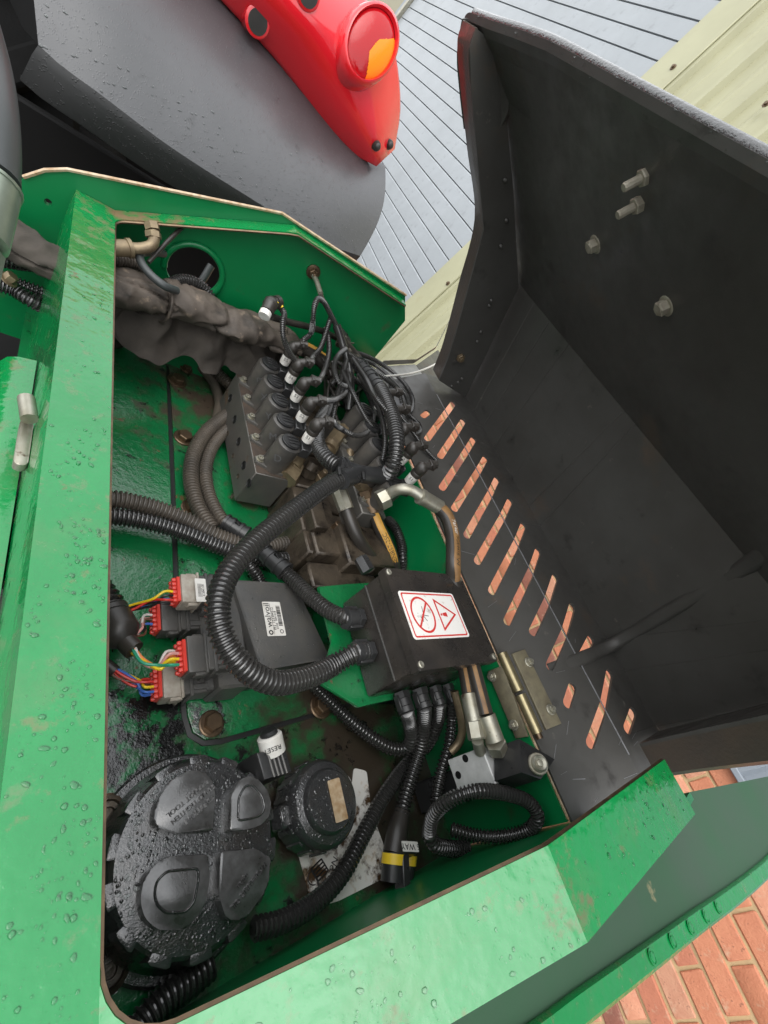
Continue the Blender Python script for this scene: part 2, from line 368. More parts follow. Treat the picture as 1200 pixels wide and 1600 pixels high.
M_BRICK = [mat('brick_%s' % n, c, 0.6, var=(c2, 30, 0.5), bump=[(140, 0.5, 0.004)], dirt=[((0.12, 0.05, 0.035), 70, 0.60, 0.72, 0.8, 1.0), ((0.52, 0.36, 0.24), 24, 0.60, 0.78, 0.8, 5.0)]) for n, c, c2 in (('orange', (0.58, 0.235, 0.125), (0.48, 0.17, 0.09)), ('red', (0.52, 0.19, 0.105), (0.42, 0.145, 0.085)), ('rose', (0.60, 0.28, 0.165), (0.50, 0.20, 0.115)), ('brown', (0.33, 0.125, 0.08), (0.22, 0.085, 0.06)), ('pale', (0.56, 0.29, 0.18), (0.46, 0.20, 0.12)))]
M_MORT = mat('mortar', (0.56, 0.40, 0.21), 0.85, var=((0.44, 0.31, 0.17), 25, 0.5), bump=[(200, 0.4, 0.003)])
M_DOOR = mat('grey_door_paint', (0.33, 0.355, 0.375), 0.36, var=((0.26, 0.28, 0.295), 2.2, 0.6), dirt=[((0.22, 0.235, 0.245), 14, 0.58, 0.75, 0.5, 5.0)], bump=[(30, 0.06, 0.004)])
M_GROOVE = mat('door_groove', (0.16, 0.17, 0.18), 0.6)
M_CREAM = mat('cream_cladding', (0.42, 0.41, 0.26), 0.48, var=((0.35, 0.34, 0.215), 4, 0.5), dirt=[((0.34, 0.31, 0.19), 9, 0.6, 0.8, 0.5, 4.0)])
M_OLIVE = mat('olive_wall', (0.29, 0.27, 0.19), 0.8, bump=[(20, 0.2, 0.01)])
M_GCLAD = mat('blue_grey_cladding', (0.21, 0.235, 0.265), 0.5)
M_FEND = mat('grey_black_fender', (0.048, 0.049, 0.052), 0.32, var=((0.078, 0.078, 0.082), 5, 0.5), dirt=[((0.035, 0.035, 0.036), 30, 0.6, 0.75, 0.25, 4.0)], bump=[(420, 0.35, 0.0012, 'drops'), (700, 0.1, 0.0005)], spec=0.7)
M_RED = mat('red_fender_paint', (0.72, 0.012, 0.022), 0.16, coat=0.8)
M_REDL = mat('red_lens', (0.40, 0.004, 0.008), 0.10, spec=0.5, coat=0.0, bump=[(260, 0.25, 0.001)])
M_AMB = mat('amber_lens', (0.95, 0.25, 0.010), 0.12, spec=0.35, coat=0.0, bump=[(260, 0.25, 0.001)])
M_TYRE = mat('tyre_rubber', (0.006, 0.006, 0.006), 0.85, spec=0.15, bump=[(60, 0.3, 0.004)])  # blackened in colour for the shade under the mudguard
M_DARK = mat('dark_metal', (0.006, 0.006, 0.006), 0.75, spec=0.2)  # near-black base stands in for the shade in covered places
M_GROUND = mat('wet_paving', (0.13, 0.125, 0.12), 0.4, var=((0.09, 0.088, 0.085), 3, 0.5), bump=[(60, 0.4, 0.004)])
M_HOSEG = mat('grey_black_hose', (0.045, 0.050, 0.050), 0.42)
M_GALVG = mat('greenish_zinc', (0.36, 0.40, 0.33), 0.35, metal=0.6, var=((0.24, 0.28, 0.22), 40, 0.5))
def wirem(n, c): return mat('wire_' + n, c, 0.35)
WIRE = {'red': wirem('red', (0.55, 0.03, 0.02)), 'yellow': wirem('yellow', (0.80, 0.55, 0.02)), 'blue': wirem('blue', (0.05, 0.14, 0.45)), 'green': wirem('green', (0.03, 0.30, 0.17)), 'black': wirem('black', (0.015, 0.015, 0.015)), 'white': wirem('white', (0.65, 0.6, 0.56)), 'orange': wirem('orange', (0.72, 0.22, 0.06)), 'pink': wirem('pink', (0.62, 0.30, 0.27)), 'brown': wirem('brown', (0.14, 0.06, 0.035))}
def water_mat():
    m = bpy.data.materials.new('water'); m.use_nodes = True; N = m.node_tree.nodes; L = m.node_tree.links; N.remove(N['Principled BSDF'])
    tr = N.new('ShaderNodeBsdfTransparent'); gl = N.new('ShaderNodeBsdfGlossy'); gl.inputs['Roughness'].default_value = 0.03; fr = N.new('ShaderNodeFresnel'); fr.inputs['IOR'].default_value = 1.45; mx_ = N.new('ShaderNodeMixShader')
    tr.inputs[0].default_value = (0.93, 0.95, 0.94, 1)
    L.new(fr.outputs[0], mx_.inputs[0]); L.new(tr.outputs[0], mx_.inputs[1]); L.new(gl.outputs[0], mx_.inputs[2]); L.new(mx_.outputs[0], N['Material Output'].inputs['Surface'])
    return m
M_WATER = water_mat()

# ------------------------------------------------------------------ the setting: ground, wall, door, cladding
g = MB('w'); g.grid([[(x, y, 0.0) for x in (-60, -6, -1, 2.0, 60)] for y in (-60, -6, 0, 8, 60)])
mk('ground', g, M_GROUND, kind='structure')
WX = 2.0; CZ = CAMW.z
bw = thing('brick_wall', 'low orange brick wall seen through the hood slots and at lower right', 'wall', (WX, 0.2, 0), world=True)
b = MB('w'); b.box(T(WX + 0.07, 0.15, (CZ - 0.215) / 2), 0.12, 4.44, CZ - 0.215)
mk('mortar', b, M_MORT, bw)
def brick_mesh(seed, half=False):
    r = random.Random(seed); b = MB('l'); b.box(ID, 0.10, 0.100 if half else 0.2145, 0.065, 0.004)
    b.v = [p + Vector((r.uniform(-.0015, .0015), r.uniform(-.002, .002), r.uniform(-.0015, .0015))) for p in b.v]
    return b
bms = [mesh_of('brick', brick_mesh(i), M_BRICK[(0, 1, 2, 0, 3, 2, 4, 1, 0)[i]], 30) for i in range(9)]
z0 = CZ - 0.658 + 0.0375
k0 = -int(z0 / 0.075)
for k in range(k0, 7):
    z = z0 + k * 0.075
    if z + 0.03 > CZ - 0.2 or z < 0.02: continue
    for j in range(-9, 11):
        y = j * 0.225 + (0.1125 if k % 2 else 0.0) - 0.02
        if y > 2.28 or y < -1.98: continue
        inst('brick', random.choice(bms), T(WX + 0.052 + random.uniform(-.003, .002), y, z) @ Matrix.Rotation(random.uniform(-.006, .006), 4, 'X'), bw, world=True)
# cream cladding: flashing, profiled sheet over the brick and a full height sheet by the door
cl = thing('cladding_wall', 'cream profiled steel cladding with corner flashing beside the grey door', 'wall', (WX, 1.9, 0), world=True)
def profiled(y0, y1, zb, zt, name, m, pitch=0.25):
    pr = []; y = y0
    while y < y1:
        for dy, dx in ((0, 0), (0.09, 0), (0.10, -0.006), (0.115, -0.006), (0.125, 0), (0.19, 0), (0.205, -0.03), (0.235, -0.03)):
            if y + dy <= y1: pr.append((y + dy, dx))
        y += pitch
    b = MB('w'); b.grid([[(WX + dx, yy, z) for yy, dx in pr] for z in (zb, zt)], th=(0.01, 0, 0)); return mk(name, b, m, cl, 25)
profiled(2.34, 2.86, 0.0, CZ + 2.6, 'profiled_sheet', M_CREAM)
profiled(0.86, 2.34, CZ - 0.2, CZ + 2.6, 'profiled_sheet', M_CREAM)
profiled(-2.1, 0.86, CZ - 0.2, CZ + 2.6, 'profiled_sheet', M_GCLAD)
b = MB('w'); b.box(T(WX - 0.035, 2.935, (CZ + 2.6) / 2), 0.012, 0.225, CZ + 2.6, 0.003); b.box(T(WX - 0.0, 2.825, (CZ + 2.6) / 2), 0.06, 0.012, CZ + 2.6, 0.003); mk('corner_flashing', b, M_CREAM, cl)
b = MB('w'); b.box(T(WX - 0.02, 2.3, CZ - 0.2), 0.05, 0.12, 0.03, 0.003)
b = MB('w'); b.box(T(WX - 0.02, 0.12, CZ - 0.203), 0.03, 4.4, 0.02, 0.003); mk('drip_trim', b, M_GCLAD, cl)
sm_ = MB('l'); sm_.lathe(FR((0, 0, 0), (-1, 0, 0)), [(0.016, 0), (0.016, 0.003), (0.009, 0.004), (0.008, 0.011)], 8); sme = mesh_of('screw', sm_, M_BRONZE)
for px, py in ((700, 443), (1052, 105), (1197, 163)):
    q = wx(px, py, WX - 0.042); inst('screw', sme, Matrix.Translation(q), cl, world=True)
dr = thing('garage_door', 'wide light grey garage door of narrow horizontal boards', 'door', (WX, 5.2, 0), world=True)
bd = MB('l'); bd.prism(Matrix(((0, 0, 1, -2.15), (1, 0, 0, 0), (0, 1, 0, 0), (0, 0, 0, 1))).to_4x4() if False else ID, [(0, 0), (0.014, 0.003), (0.014, 0.104), (0.009, 0.1125), (0, 0.1125), (-0.012, 0.1125), (-0.012, 0)], 4.34)
# prism runs along local z: stand it so that local x -> -world x, local y -> world z, local z -> world y
BD = Matrix(((-1, 0, 0, 0), (0, 0, 1, 0), (0, 1, 0, 0), (0, 0, 0, 1)))
bdm = mesh_of('board', bd, M_DOOR, 30)
for i in range(35):
    z = CZ - 1.35 + 0.1155 * i + 0.026
    if z > CZ + 2.5 or z < 0: continue
    inst('board', bdm, T(WX + 0.01, 3.05, z) @ BD, dr, world=True)
b = MB('w'); b.box(T(WX + 0.045, 5.2, (CZ + 2.6) / 2), 0.03, 4.4, CZ + 2.6); mk('backing_panel', b, M_GROOVE, dr)
b = MB('w'); b.box(T(WX - 0.02, 7.44, (CZ + 2.6) / 2), 0.05, 0.07, CZ + 2.6, 0.004); mk('guide_rail', b, M_ZINC, dr)
b = MB('w'); b.box(T(WX - 0.0, 7.56, (CZ + 2.6) / 2), 0.04, 0.14, CZ + 2.6, 0.004); mk('door_frame', b, M_GCLAD, dr)
b = MB('w'); b.box(T(WX + 0.12, 10.7, (CZ + 2.8) / 2), 0.2, 6.1, CZ + 2.8); tag(mk('rendered_wall', b, M_OLIVE), 'olive brown wall beyond the far edge of the grey door', 'wall')
b = MB('w'); b.box(T(WX + 0.2, 2.6, CZ + 2.75), 0.5, 10, 0.3)
tag(mk('gutter_board', b, M_GCLAD), 'grey eaves board along the top of the garage building', 'eaves')

# ------------------------------------------------------------------ the green housing
HS = thing('machine_housing', 'wet green painted steel housing of the machine with open service bay', 'machine', (0.28, 0.3, -0.02))
PR = [Vector((0.033, 0, 0.195)), Vector((0.076, 0, 0.196)), Vector((0.278, 0, 0.308)), Vector((0.503, 0, 0.312))]
def prof_map(P):
    S = [0.0]
    for i in range(len(P) - 1): S.append(S[-1] + (P[i + 1] - P[i]).length)
    def f(co):
        s, y, d = co
        i = 0
        while i < len(P) - 2 and s > S[i + 1]: i += 1
        t = (P[i + 1] - P[i]).normalized(); n = Vector((-t.z, 0, t.x))
        # mitre at the folds
        if 0 < i and abs(s - S[i]) < 1e-5: n = (n + Vector((-(P[i] - P[i - 1]).normalized().z, 0, (P[i] - P[i - 1]).normalized().x))).normalized()
        p = P[i] + t * (s - S[i]) + n * d; return Vector((p.x, y, p.z))
    return S, f
S, fm = prof_map(PR)
sE = S[3]; s1 = S[1]
out = [(0, -0.1), (sE, -0.1), (sE, -0.056)]
r = 0.03
for k in range(8): a = math.radians(270 - 90 * k / 7); out.append((s1 + r + r * math.cos(a), -0.056 + r + r * math.sin(a)))
r = 0.012
for k in range(6): a = math.radians(180 - 90 * k / 5); out.append((s1 + r + r * math.cos(a), 0.685 - r + r * math.sin(a)))
out += [(sE, 0.685), (sE, 0.709), (0, 0.709)]
vs, fs = sheet([out], 0.005); vs, fs = bend(vs, fs, S[1:3] + [S[2] - 0.006, S[2] + 0.006], fm)
b = MB(); b.add(vs, fs); mk('rim_frame', b, M_RIM, HS, 12)
# bare rusty cut edge round the opening
ce = [(sE - (sE - s1 - .03) * k / 30, -0.056) for k in range(30)] + out[3:-3] + [(s1 + .012 + (sE - s1 - .012) * k / 30, 0.685) for k in range(31)]
b = MB(); b.tube([fm(Vector((x, y, -0.0006))) for x, y in ce], 0.0016, 5); mk('cut_edge', b, M_BRONZE, HS)
# left face of the beam and the ledge below it
b = MB()
yy = [-0.3 + i * 0.0505 for i in range(21)]
lp = [(0.038, 0.1975), (0.0335, 0.1975), (0.0315, 0.190), (0.028, 0.142), (0.026, 0.10), (0.024, 0.0), (0.024, -0.1)]
b.grid([[(x, y, z) for y in yy] for x, z in lp], th=(0.004, 0, -0.002)); mk('beam_side', b, M_RIM, HS, 50)
b = MB(); yy2 = [-0.3 + i * 0.05 for i in range(16)]
b.grid([[(x, y, z) for y in yy2] for x, z in ((0.026, 0.132), (0.012, 0.130), (0.004, 0.126), (-0.003, 0.114), (-0.006, 0.09), (-0.008, -0.1))], th=(0, 0, -0.004)); mk('beam_ledge', b, M_RIM, HS, 50)
# far end plate
def xz(px, py, Y=0.71): q = my(px, py, Y); return (q.x, q.z)
op = [xz(583, 562), xz(633, 501), xz(633, 462), xz(440, 334), xz(105, 266), xz(70, 267), xz(38, 277), xz(26, 296), (-0.035, 0.17), (-0.035, -0.05), (0.545, -0.05)]
hc = xz(303, 424)
vs, fs = sheet([op, circ(hc[0], hc[1], 0.0375, 28), circ(*xz(75, 316), 0.0042, 10)], 0.008)
b = MB(); b.add([(v.x, 0.714 + v.z, v.y) for v in vs], fs); mk('end_plate', b, M_WALLG, HS, 30)
b = MB(); b.tube([my(*p, 0.709) + Vector((0, 0, 0.001)) for p in ((36, 278), (70, 267), (105, 266), (440, 334), (634, 462))], 0.0022, 5); mk('plate_edge', b, M_OLDL, HS)
b = MB(); b.tube([(hc[0] + 0.040 * math.cos(a), 0.708, hc[1] + 0.040 * math.sin(a)) for a in [math.radians(-70 + 10 * k) for k in range(28)]], 0.0045, 8); mk('hole_rim', b, M_WALLG, HS, 60)
# near end plate, right hand wall, floor
b = MB(); b.prism(Matrix(((1, 0, 0, 0), (0, 0, -1, -0.091), (0, 1, 0, 0), (0, 0, 0, 1))), [(0.03, -0.05), (0.56, -0.05), (0.545, 0.305), (0.503, 0.309), (0.278, 0.304), (0.076, 0.192), (0.03, 0.19)], 0.006); mk('end_plate', b, M_WALLG, HS, 30)
b = MB(); b.prism(Matrix(((0, 0, 1, 0.529), (1, 0, 0, 0), (0, 1, 0, 0), (0, 0, 0, 1))), [(-0.09, -0.05), (0.709, -0.05), (0.709, 0.17), (-0.09, 0.174)], 0.005); mk('hinge_wall', b, M_WALLG, HS, 30)
b = MB(); b.tube([(0.5315, -0.088, 0.1755), (0.5315, 0.3, 0.1735), (0.5315, 0.70, 0.1715)], 0.0016, 5); mk('bare_edge', b, M_OLDL, HS)
b = MB(); b.box(T(0.275, 0.305, -0.006), 0.52, 0.81, 0.012); mk('floor_plate', b, M_FLOOR, HS)
def pol(pts, z=0.0): return [tuple(mz(px, py, z)[:2]) for px, py in pts]
hp = [(262, 575), (267, 640), (272, 760), (277, 900), (285, 1040), (291, 1120), (299, 1146), (318, 1158), (345, 1155), (420, 1134), (560, 1094)]
hpoly = pol(hp) + [(0.51, 0.10), (0.51, 0.66), (0.24, 0.66)]
b = MB(); b.prism(ID, hpoly, 0.005, 0.0012); mk('hatch_plate', b, M_FLOOR, HS, 30)
cxm = sum(p[0] for p in hpoly) / len(hpoly); cym = sum(p[1] for p in hpoly) / len(hpoly)
def grow(poly, d):
    o = []
    n = len(poly)
    a = sum(poly[i][0] * poly[(i + 1) % n][1] - poly[(i + 1) % n][0] * poly[i][1] for i in range(n)); sg = 1 if a > 0 else -1
    for i in range(n):
        p, q, r_ = Vector(poly[i - 1]), Vector(poly[i]), Vector(poly[(i + 1) % n])
        n1 = Vector(((q - p).y, -(q - p).x)).normalized() * sg; n2 = Vector(((r_ - q).y, -(r_ - q).x)).normalized() * sg
        m_ = (n1 + n2); m_ = m_ / max(0.5, m_.dot(n1)); o.append(tuple(q + m_ * d))
    return o
b = MB(); b.prism(ID, grow(hpoly, 0.005), 0.0014, 0.0004); mk('hatch_gasket', b, M_INK, HS)  # black strip painting the dark gap round the hatch plate
# flared outer skirt at the near end with a bolted edge strip
dk = [(0.05, -0.10), (0.30, -0.0985), (0.56, -0.0985), (0.81, -0.135), (1.1, -0.186), (1.45, -0.247)] + [tuple(mz(px, py, 0.2)[:2]) for px, py in ((1250, 1268), (1212, 1340), (1180, 1372), (1140, 1404), (1085, 1443), (1030, 1484), (975, 1525), (905, 1577), (840, 1628), (760, 1680))] + [(0.1, -0.112), (0.05, -0.108)]
b = MB(); b.prism(T(0, 0, 0.194), dk, 0.005, 0.001); mk('skirt', b, mat('skirt_paint', (0.018, 0.085, 0.032), 0.62, spec=0.3, var=((0.045, 0.07, 0.05), 4, 0.5), dirt=[((0.20, 0.18, 0.10), 16, 0.66, 0.72, 0.7, 3.0)], bump=[(300, 0.1, 0.0008)]), HS, 30)
oe = [Vector((x, y, 0.202)) for x, y in dk[6:]]
oe = smooth(oe, 0.02); gg = []
for i, p in enumerate(oe):
    t = (oe[min(i + 1, len(oe) - 1)] - oe[max(0, i - 1)]).normalized(); nn = Vector((t.y, -t.x, 0))
    if nn.y > 0: nn = -nn
    gg.append([p - nn * 0.010, p - nn * 0.008 + Vector((0, 0, 0.003)), p + nn * 0.006 + Vector((0, 0, 0.003)), p + nn * 0.009, p + nn * 0.009 - Vector((0, 0, 0.03))])
b = MB(); b.grid(gg, th=(0, 0, -0.003)); mk('edge_strip', b, M_RIM, HS, 40)
bl = MB('l'); bl.lathe(ID, [(0.0060, 0), (0.0060, 0.0007), (0.0050, 0.0007), (0.0046, -0.0004), (0.0040, -0.0004), (0.0036, 0.0008), (0.001, 0.0010)], 14); blm = mesh_of('bolt', bl, M_RIM)
for px, py in ((1019, 1495), (1051, 1470), (1079, 1449), (1103, 1432), (1122, 1418)): inst('bolt', blm, FR(mz(px, py, 0.2058)), HS)
# latch on the outside of the beam
b = MB(); q = my(45, 634, 0.345); q2 = my(36, 695, 0.315)
b.tube([my(41, 622, 0.352), my(46, 655, 0.33)], 0.0062, 14); b.prism(FR(q2 + Vector((0.0, 0, -0.004)), (0, 0, 1)), rrect(0.009, 0.05, 0.004), 0.008, 0.001)
mk('latch', b, M_ZINC, HS)
b = MB(); b.box(T(-0.06, 0.40, 0.085), 0.10, 0.16, 0.01, 0.002); b.box(T(-0.012, 0.40, 0.06), 0.008, 0.16, 0.06, 0.002); mk('side_bracket', b, M_WALLG, HS)
b = MB(); b.bolt(FR(mz(14, 601, 0.093)), 0.005, 0.004, False); mk('bracket_bolt', b, M_BRONZE, HS)
# bolts fixing the hatch
bb = MB('l'); bb.bolt(ID, 0.0108, 0.0085); bbm = mesh_of('hex_bolt', bb, M_BRONZE, 25)
for px, py, zz, sc, ro in ((330, 1131, 0.005, 0.88, .3), (500, 1104, 0.005, 1.0, .1), (287, 685, 0.005, 1.0, .5), (276, 596, 0.005, 1.0, .2), (299, 795, 0.005, 0.95, .8), (291, 577, 0.005, 0.7, .1), (168, 1272, 0.0, 1.0, 0)):
    inst('hex_bolt', bbm, FR(mz(px, py, zz)) @ Matrix.Rotation(ro, 4, 'Z') @ Matrix.Scale(sc, 4), HS)
# cable lug bolted to the far plate
b = MB(); q = my(490, 426, 0.706); b.lathe(FR(q + Vector((0, 0.003, 0)), (0, -1, 0)), [(0.0115, 0), (0.0115, 0.002), (0.010, 0.0025)], 18); b.hexp(FR(q, (0, -1, 0)), 0.0075, 0.006); b.lathe(FR(q, (0, -1, 0)), [(0.0035, 0.005), (0.0035, 0.011), (0.002, 0.012)], 10); mk('earth_bolt', b, M_BRONZE, HS)

# ------------------------------------------------------------------ the black hood, swung open about the hinge line
HD = thing('hood', 'open black steel hood with a row of slots and bolts inside', 'hood', (0.65, 0.3, 0.18))
LP = [Vector(p) for p in ((0.531, 0, 0.178), (0.652, 0, 0.2205), (0.757, 0, 0.234), (0.64, 0, 0.463), (0.5, 0, 0.543), (0.40, 0, 0.594), (0.352, 0, 0.614), (0.334, 0, 0.6195), (0.326, 0, 0.6235), (0.3225, 0, 0.6285))]
LS, lf0 = prof_map(LP)
def lf(co):
    p = lf0(co); sm = lambda t: max(0, min(1, t)) ** 2 * (3 - 2 * max(0, min(1, t)))
    k = sm((co[1] - .50) / .2) * sm((co[0] - LS[-1] + .07) / .07); return p + Vector((-.004, 0, -.013)) * k     # the far corner is rolled down
YA, YB = -0.078, 0.668
nA = Vector((-(LP[1] - LP[0]).normalized().z, 0, (LP[1] - LP[0]).normalized().x)); nB = Vector((-(LP[2] - LP[1]).normalized().z, 0, (LP[2] - LP[1]).normalized().x))
def onA(zx, zy):
    q = mpl(zx / 2.069 + 620, zy / 2.069 + 560, LP[0], nA); return ((q - LP[0]).dot((LP[1] - LP[0]).normalized()), q.y)
def onB(zx, zy):
    q = mpl(zx / 2.069 + 620, zy / 2.069 + 560, LP[1], nB); return (LS[1] + (q - LP[1]).dot((LP[2] - LP[1]).normalized()), q.y)
slots = []
for a, c in (((97, 262), (182, 146)), ((139, 319), (214, 203)), ((145, 421), (247, 262)), ((185, 488), (285, 324)), ((225, 574), (322, 392)), ((259, 658), (364, 462)), ((305, 754), (407, 542)), ((355, 852), (454, 624)), ((437, 886), (509, 709)), ((492, 996), (564, 804)), ((622, 1246), (684, 1020))):
    slots.append(capsule(onA(*a), onB(*c), 0.0064))
for a, c, o1, o2 in (((585, 985), (624, 908), onB, onB), ((548, 1116), (564, 1066), onA, onA), ((740, 1200), (760, 1144), onB, onB), ((84, 188), (99, 176), onA, onA)): slots.append(capsule(o1(*a), o2(*c), 0.0064))
Lend = LS[-1]
vs, fs = sheet([[(0, -.125), (LS[1] + .05, -.112), (LS[2], YA), (Lend, YA)] + [(Lend, .3), (Lend, .45), (Lend, .52), (Lend, .58), (Lend, .63)] + [(Lend - .022 + .022 * math.cos(math.radians(9 * k)), .676 + .022 * math.sin(math.radians(9 * k))) for k in range(11)] + [(LS[3] + .1, .69), (LS[3], YB + .02), (LS[1], YB + 0.02), (0, YB - 0.03)]] + slots, 0.004)
vs, fs = bend(vs, fs, LS[1:-1], lf)
b = MB(); b.add(vs, fs); mk('shell', b, M_LID, HD, 7)
b = MB(); b.tube([lf(Vector((Lend - .001, -.078 + .754 * k / 40, -.0035))) for k in range(41)], .0052, 12); mk('rolled_edge', b, M_EDGE, HD, 60)
sk = [[Vector(p) for p in r_] for r_ in ([(.3185, .690, .607), (.321, .676, .612), (.328, .655, .6165), (.335, .635, .6165)], [(.335, .690, .585), (.342, .675, .593), (.352, .655, .602), (.362, .635, .6075)], [(.362, .690, .566), (.370, .676, .574), (.385, .657, .586), (.402, .637, .590)], [(.40, .690, .543), (.405, .68, .550), (.412, .665, .560), (.42, .650, .565)])]
sk = [resample(smooth(r_, .004), 10) for r_ in sk]; sk = [[c[j] for c in [resample(smooth([sk[i][q] for i in range(4)], .004), 12) for q in range(10)]] for j in range(12)]
b = MB(); b.grid(sk, th=(.002, 0, .003)); mk('corner_skin', b, M_LID, HD, 60)
def endwall(Y, sgn, nm):
    bk = [(0.750, 0.236), (0.638, 0.458), (0.5, 0.538), (0.40, 0.591), (0.345, 0.614)]
    fr_ = [(0.317, 0.606), (0.323, 0.592), (0.351, 0.572), (0.416, 0.532), (0.499, 0.481), (0.558, 0.397), (0.600, 0.336), (0.632, 0.286), (0.655, 0.24)]
    b = MB(); b.prism(Matrix(((1, 0, 0, 0), (0, 0, 1, Y - 0.002), (0, 1, 0, 0), (0, 0, 0, 1))), bk + fr_, 0.004); mk('end_wall', b, M_LID, HD, 30)
    fp = smooth([Vector((x, 0, z)) for x, z in fr_], 0.015); gg = []
    for i, p in enumerate(fp):
        q = Vector((p.x, Y, p.z)); gg.append([q, q + Vector((0, sgn * 0.012, 0)), q + Vector((0.0, sgn * 0.034, 0)), q + Vector((0.004, sgn * 0.038, 0.003))])
    b = MB(); b.grid(gg, th=(0.003, 0, 0.002)); mk('end_lip', b, M_LIDL, HD, 50)
endwall(0.648, 1, 'far'); endwall(-0.052, -1, 'near')
M_LBOLT = mat('dull_zinc_bolt', (0.46, 0.43, 0.35), 0.5, metal=0.25, var=((0.25, 0.22, 0.17), 90, 0.5))
# stiffening rib across the inside
rp = smooth([Vector((0.598, 0.062, 0.203)), Vector((0.66, 0.066, 0.225)), Vector((0.745, 0.074, 0.242)), Vector((0.70, 0.078, 0.345)), Vector((0.645, 0.081, 0.452)), Vector((0.5, 0.084, 0.540)), Vector((0.40, 0.085, 0.592))], 0.02)
gg = []
for i, p in enumerate(rp):
    k = min(1, (i + .5) / 5, (len(rp) - i - .5) / 5); gg.append([p + Vector((x * k + .006 * (1 - k), y, z * k - .004 * (1 - k))) for x, y, z in ((.006, -.010, -.003), (-.006, -.0085, .0035), (-.0095, -.004, .005), (-.0095, .004, .005), (-.006, .0085, .0035), (.006, .010, -.003))])
b = MB(); b.grid(gg, th=(0.002, 0, -0.001)); mk('stiffening_rib', b, M_LID, HD, 60)
# rib end on the far side with rounded top
n3 = Vector(((LP[5] - LP[3]).normalized().z, 0, -(LP[5] - LP[3]).normalized().x))
# fold lines show as pale worn creases
b = MB(); q = [lf(Vector((LS[1], y, 0.0023))) for y in (YA + 0.02, 0.1, 0.3, 0.5, 0.62)]; b.tube(q, 0.0009, 5); mk('worn_crease', b, M_GALV, HD)
sc_ = random.Random(9); b = MB()
for k in range(45):
    s_ = sc_.uniform(.01, LS[1] + .04); y_ = sc_.uniform(-.09, .6); L_ = sc_.uniform(.006, .03); a_ = sc_.uniform(-.5, .9)
    if any(abs((s_ - (c_[0][0] + c_[7][0]) / 2)) < .1 and abs(y_ - (c_[0][1] + c_[7][1]) / 2) < .012 for c_ in slots): continue
    b.tube([lf(Vector((s_ + L_ * math.cos(a_) * t, y_ + L_ * math.sin(a_) * t, .00205))) for t in (0, .5, 1)], .00022, 4, False)
mk('scratches', b, M_GALV, HD, 0, kind='stuff')
# bolts through the upper panel
for px, py, kind in ((1018, 270, 'stud'), (1006, 315, 'stud'), (932, 381, 'hex'), (1043, 477, 'hex')):
    q = mpl(px, py, (0.5, 0, 0.541), n3)
    if n3.dot(CAMM - q) < 0: nn = -n3
    else: nn = n3
    b = MB(); b.lathe(FR(q, nn), [(0.0105, 0), (0.0105, 0.002), (0.0095, 0.0025)], 16); b.hexp(FR(q, nn), 0.0076, 0.008, 0.002)
    if kind == 'stud': b.lathe(FR(q, nn), [(0.0040, 0.009), (0.0040, 0.024), (0.0034, 0.025)], 10)
    else: b.lathe(FR(q, nn), [(0.0058, 0.009), (0.0055, 0.0105)], 10)
    mk('stud_bolt' if kind == 'stud' else 'flange_bolt', b, M_LBOLT, HD, 25)
q = my(719, 558, 0.645); b = MB(); b.hexp(FR(q, (0, -1, 0)), 0.0085, 0.007); b.lathe(FR(q, (0, -1, 0)), [(0.0045, 0.006), (0.0045, 0.011)], 10); mk('nut', b, M_TANF, HD, 25)
for px, py in ((746, 534), (752, 519), (768, 470), (765, 478), (790, 282), (792, 345), (783, 385), (722, 592), (716, 598), (706, 604)):
    q = my(px, py, 0.643); b = MB(); b.lathe(FR(q, (0.3, -1, 0.2)), [(0.0035, -0.002), (0.003, 0.001), (0.001, 0.0025)], 7); mk('weld_bead', b, M_LID, HD, 60)
# galvanised bracket at the far corner with the pale stay cable
BR = thing('corner_bracket', 'galvanised bracket plate with slot at the far corner of hood', 'bracket', mz(620, 600, 0.19))
bp = pol([(566, 585), (598, 573), (648, 570), (671, 601), (655, 620), (634, 645), (596, 648)], 0.19)
sa, sb = mz(637, 604, 0.19), mz(645, 594, 0.19)
vs, fs = sheet([bp, capsule(sa[:2], sb[:2], 0.0045)], 0.003); b = MB(); b.add([(v.x, v.y, 0.19 + v.z) for v in vs], fs); mk('plate', b, M_GALV, BR, 30)
b = MB(); lpth = [mz(px, py, 0.193) for px, py in ((594, 571), (646, 568), (679, 546), (712, 480))]
b.grid([[p, p + Vector((0.002, 0.004, 0.010))] for p in lpth], th=(0.003, 0.003, 0)); mk('lip', b, M_LIDL, BR, 30)
b = MB(); bp2 = pol([(650, 571), (684, 547), (706, 580), (672, 602)], 0.189); b.prism(T(0, 0, 0.187), bp2, 0.003); mk('hood_corner', b, M_LID, HD, 30)
cb = MB(); cb.tube(smooth([mz(560, 590, 0.20), mz(600, 588, 0.205), mz(640, 584, 0.208), mz(668, 575, 0.21), mz(692, 562, 0.212)]), 0.0021, 8)
tag(mk('stay_cable', cb, M_WHT), 'thin pale stay cable running to the far corner of hood', 'cable')
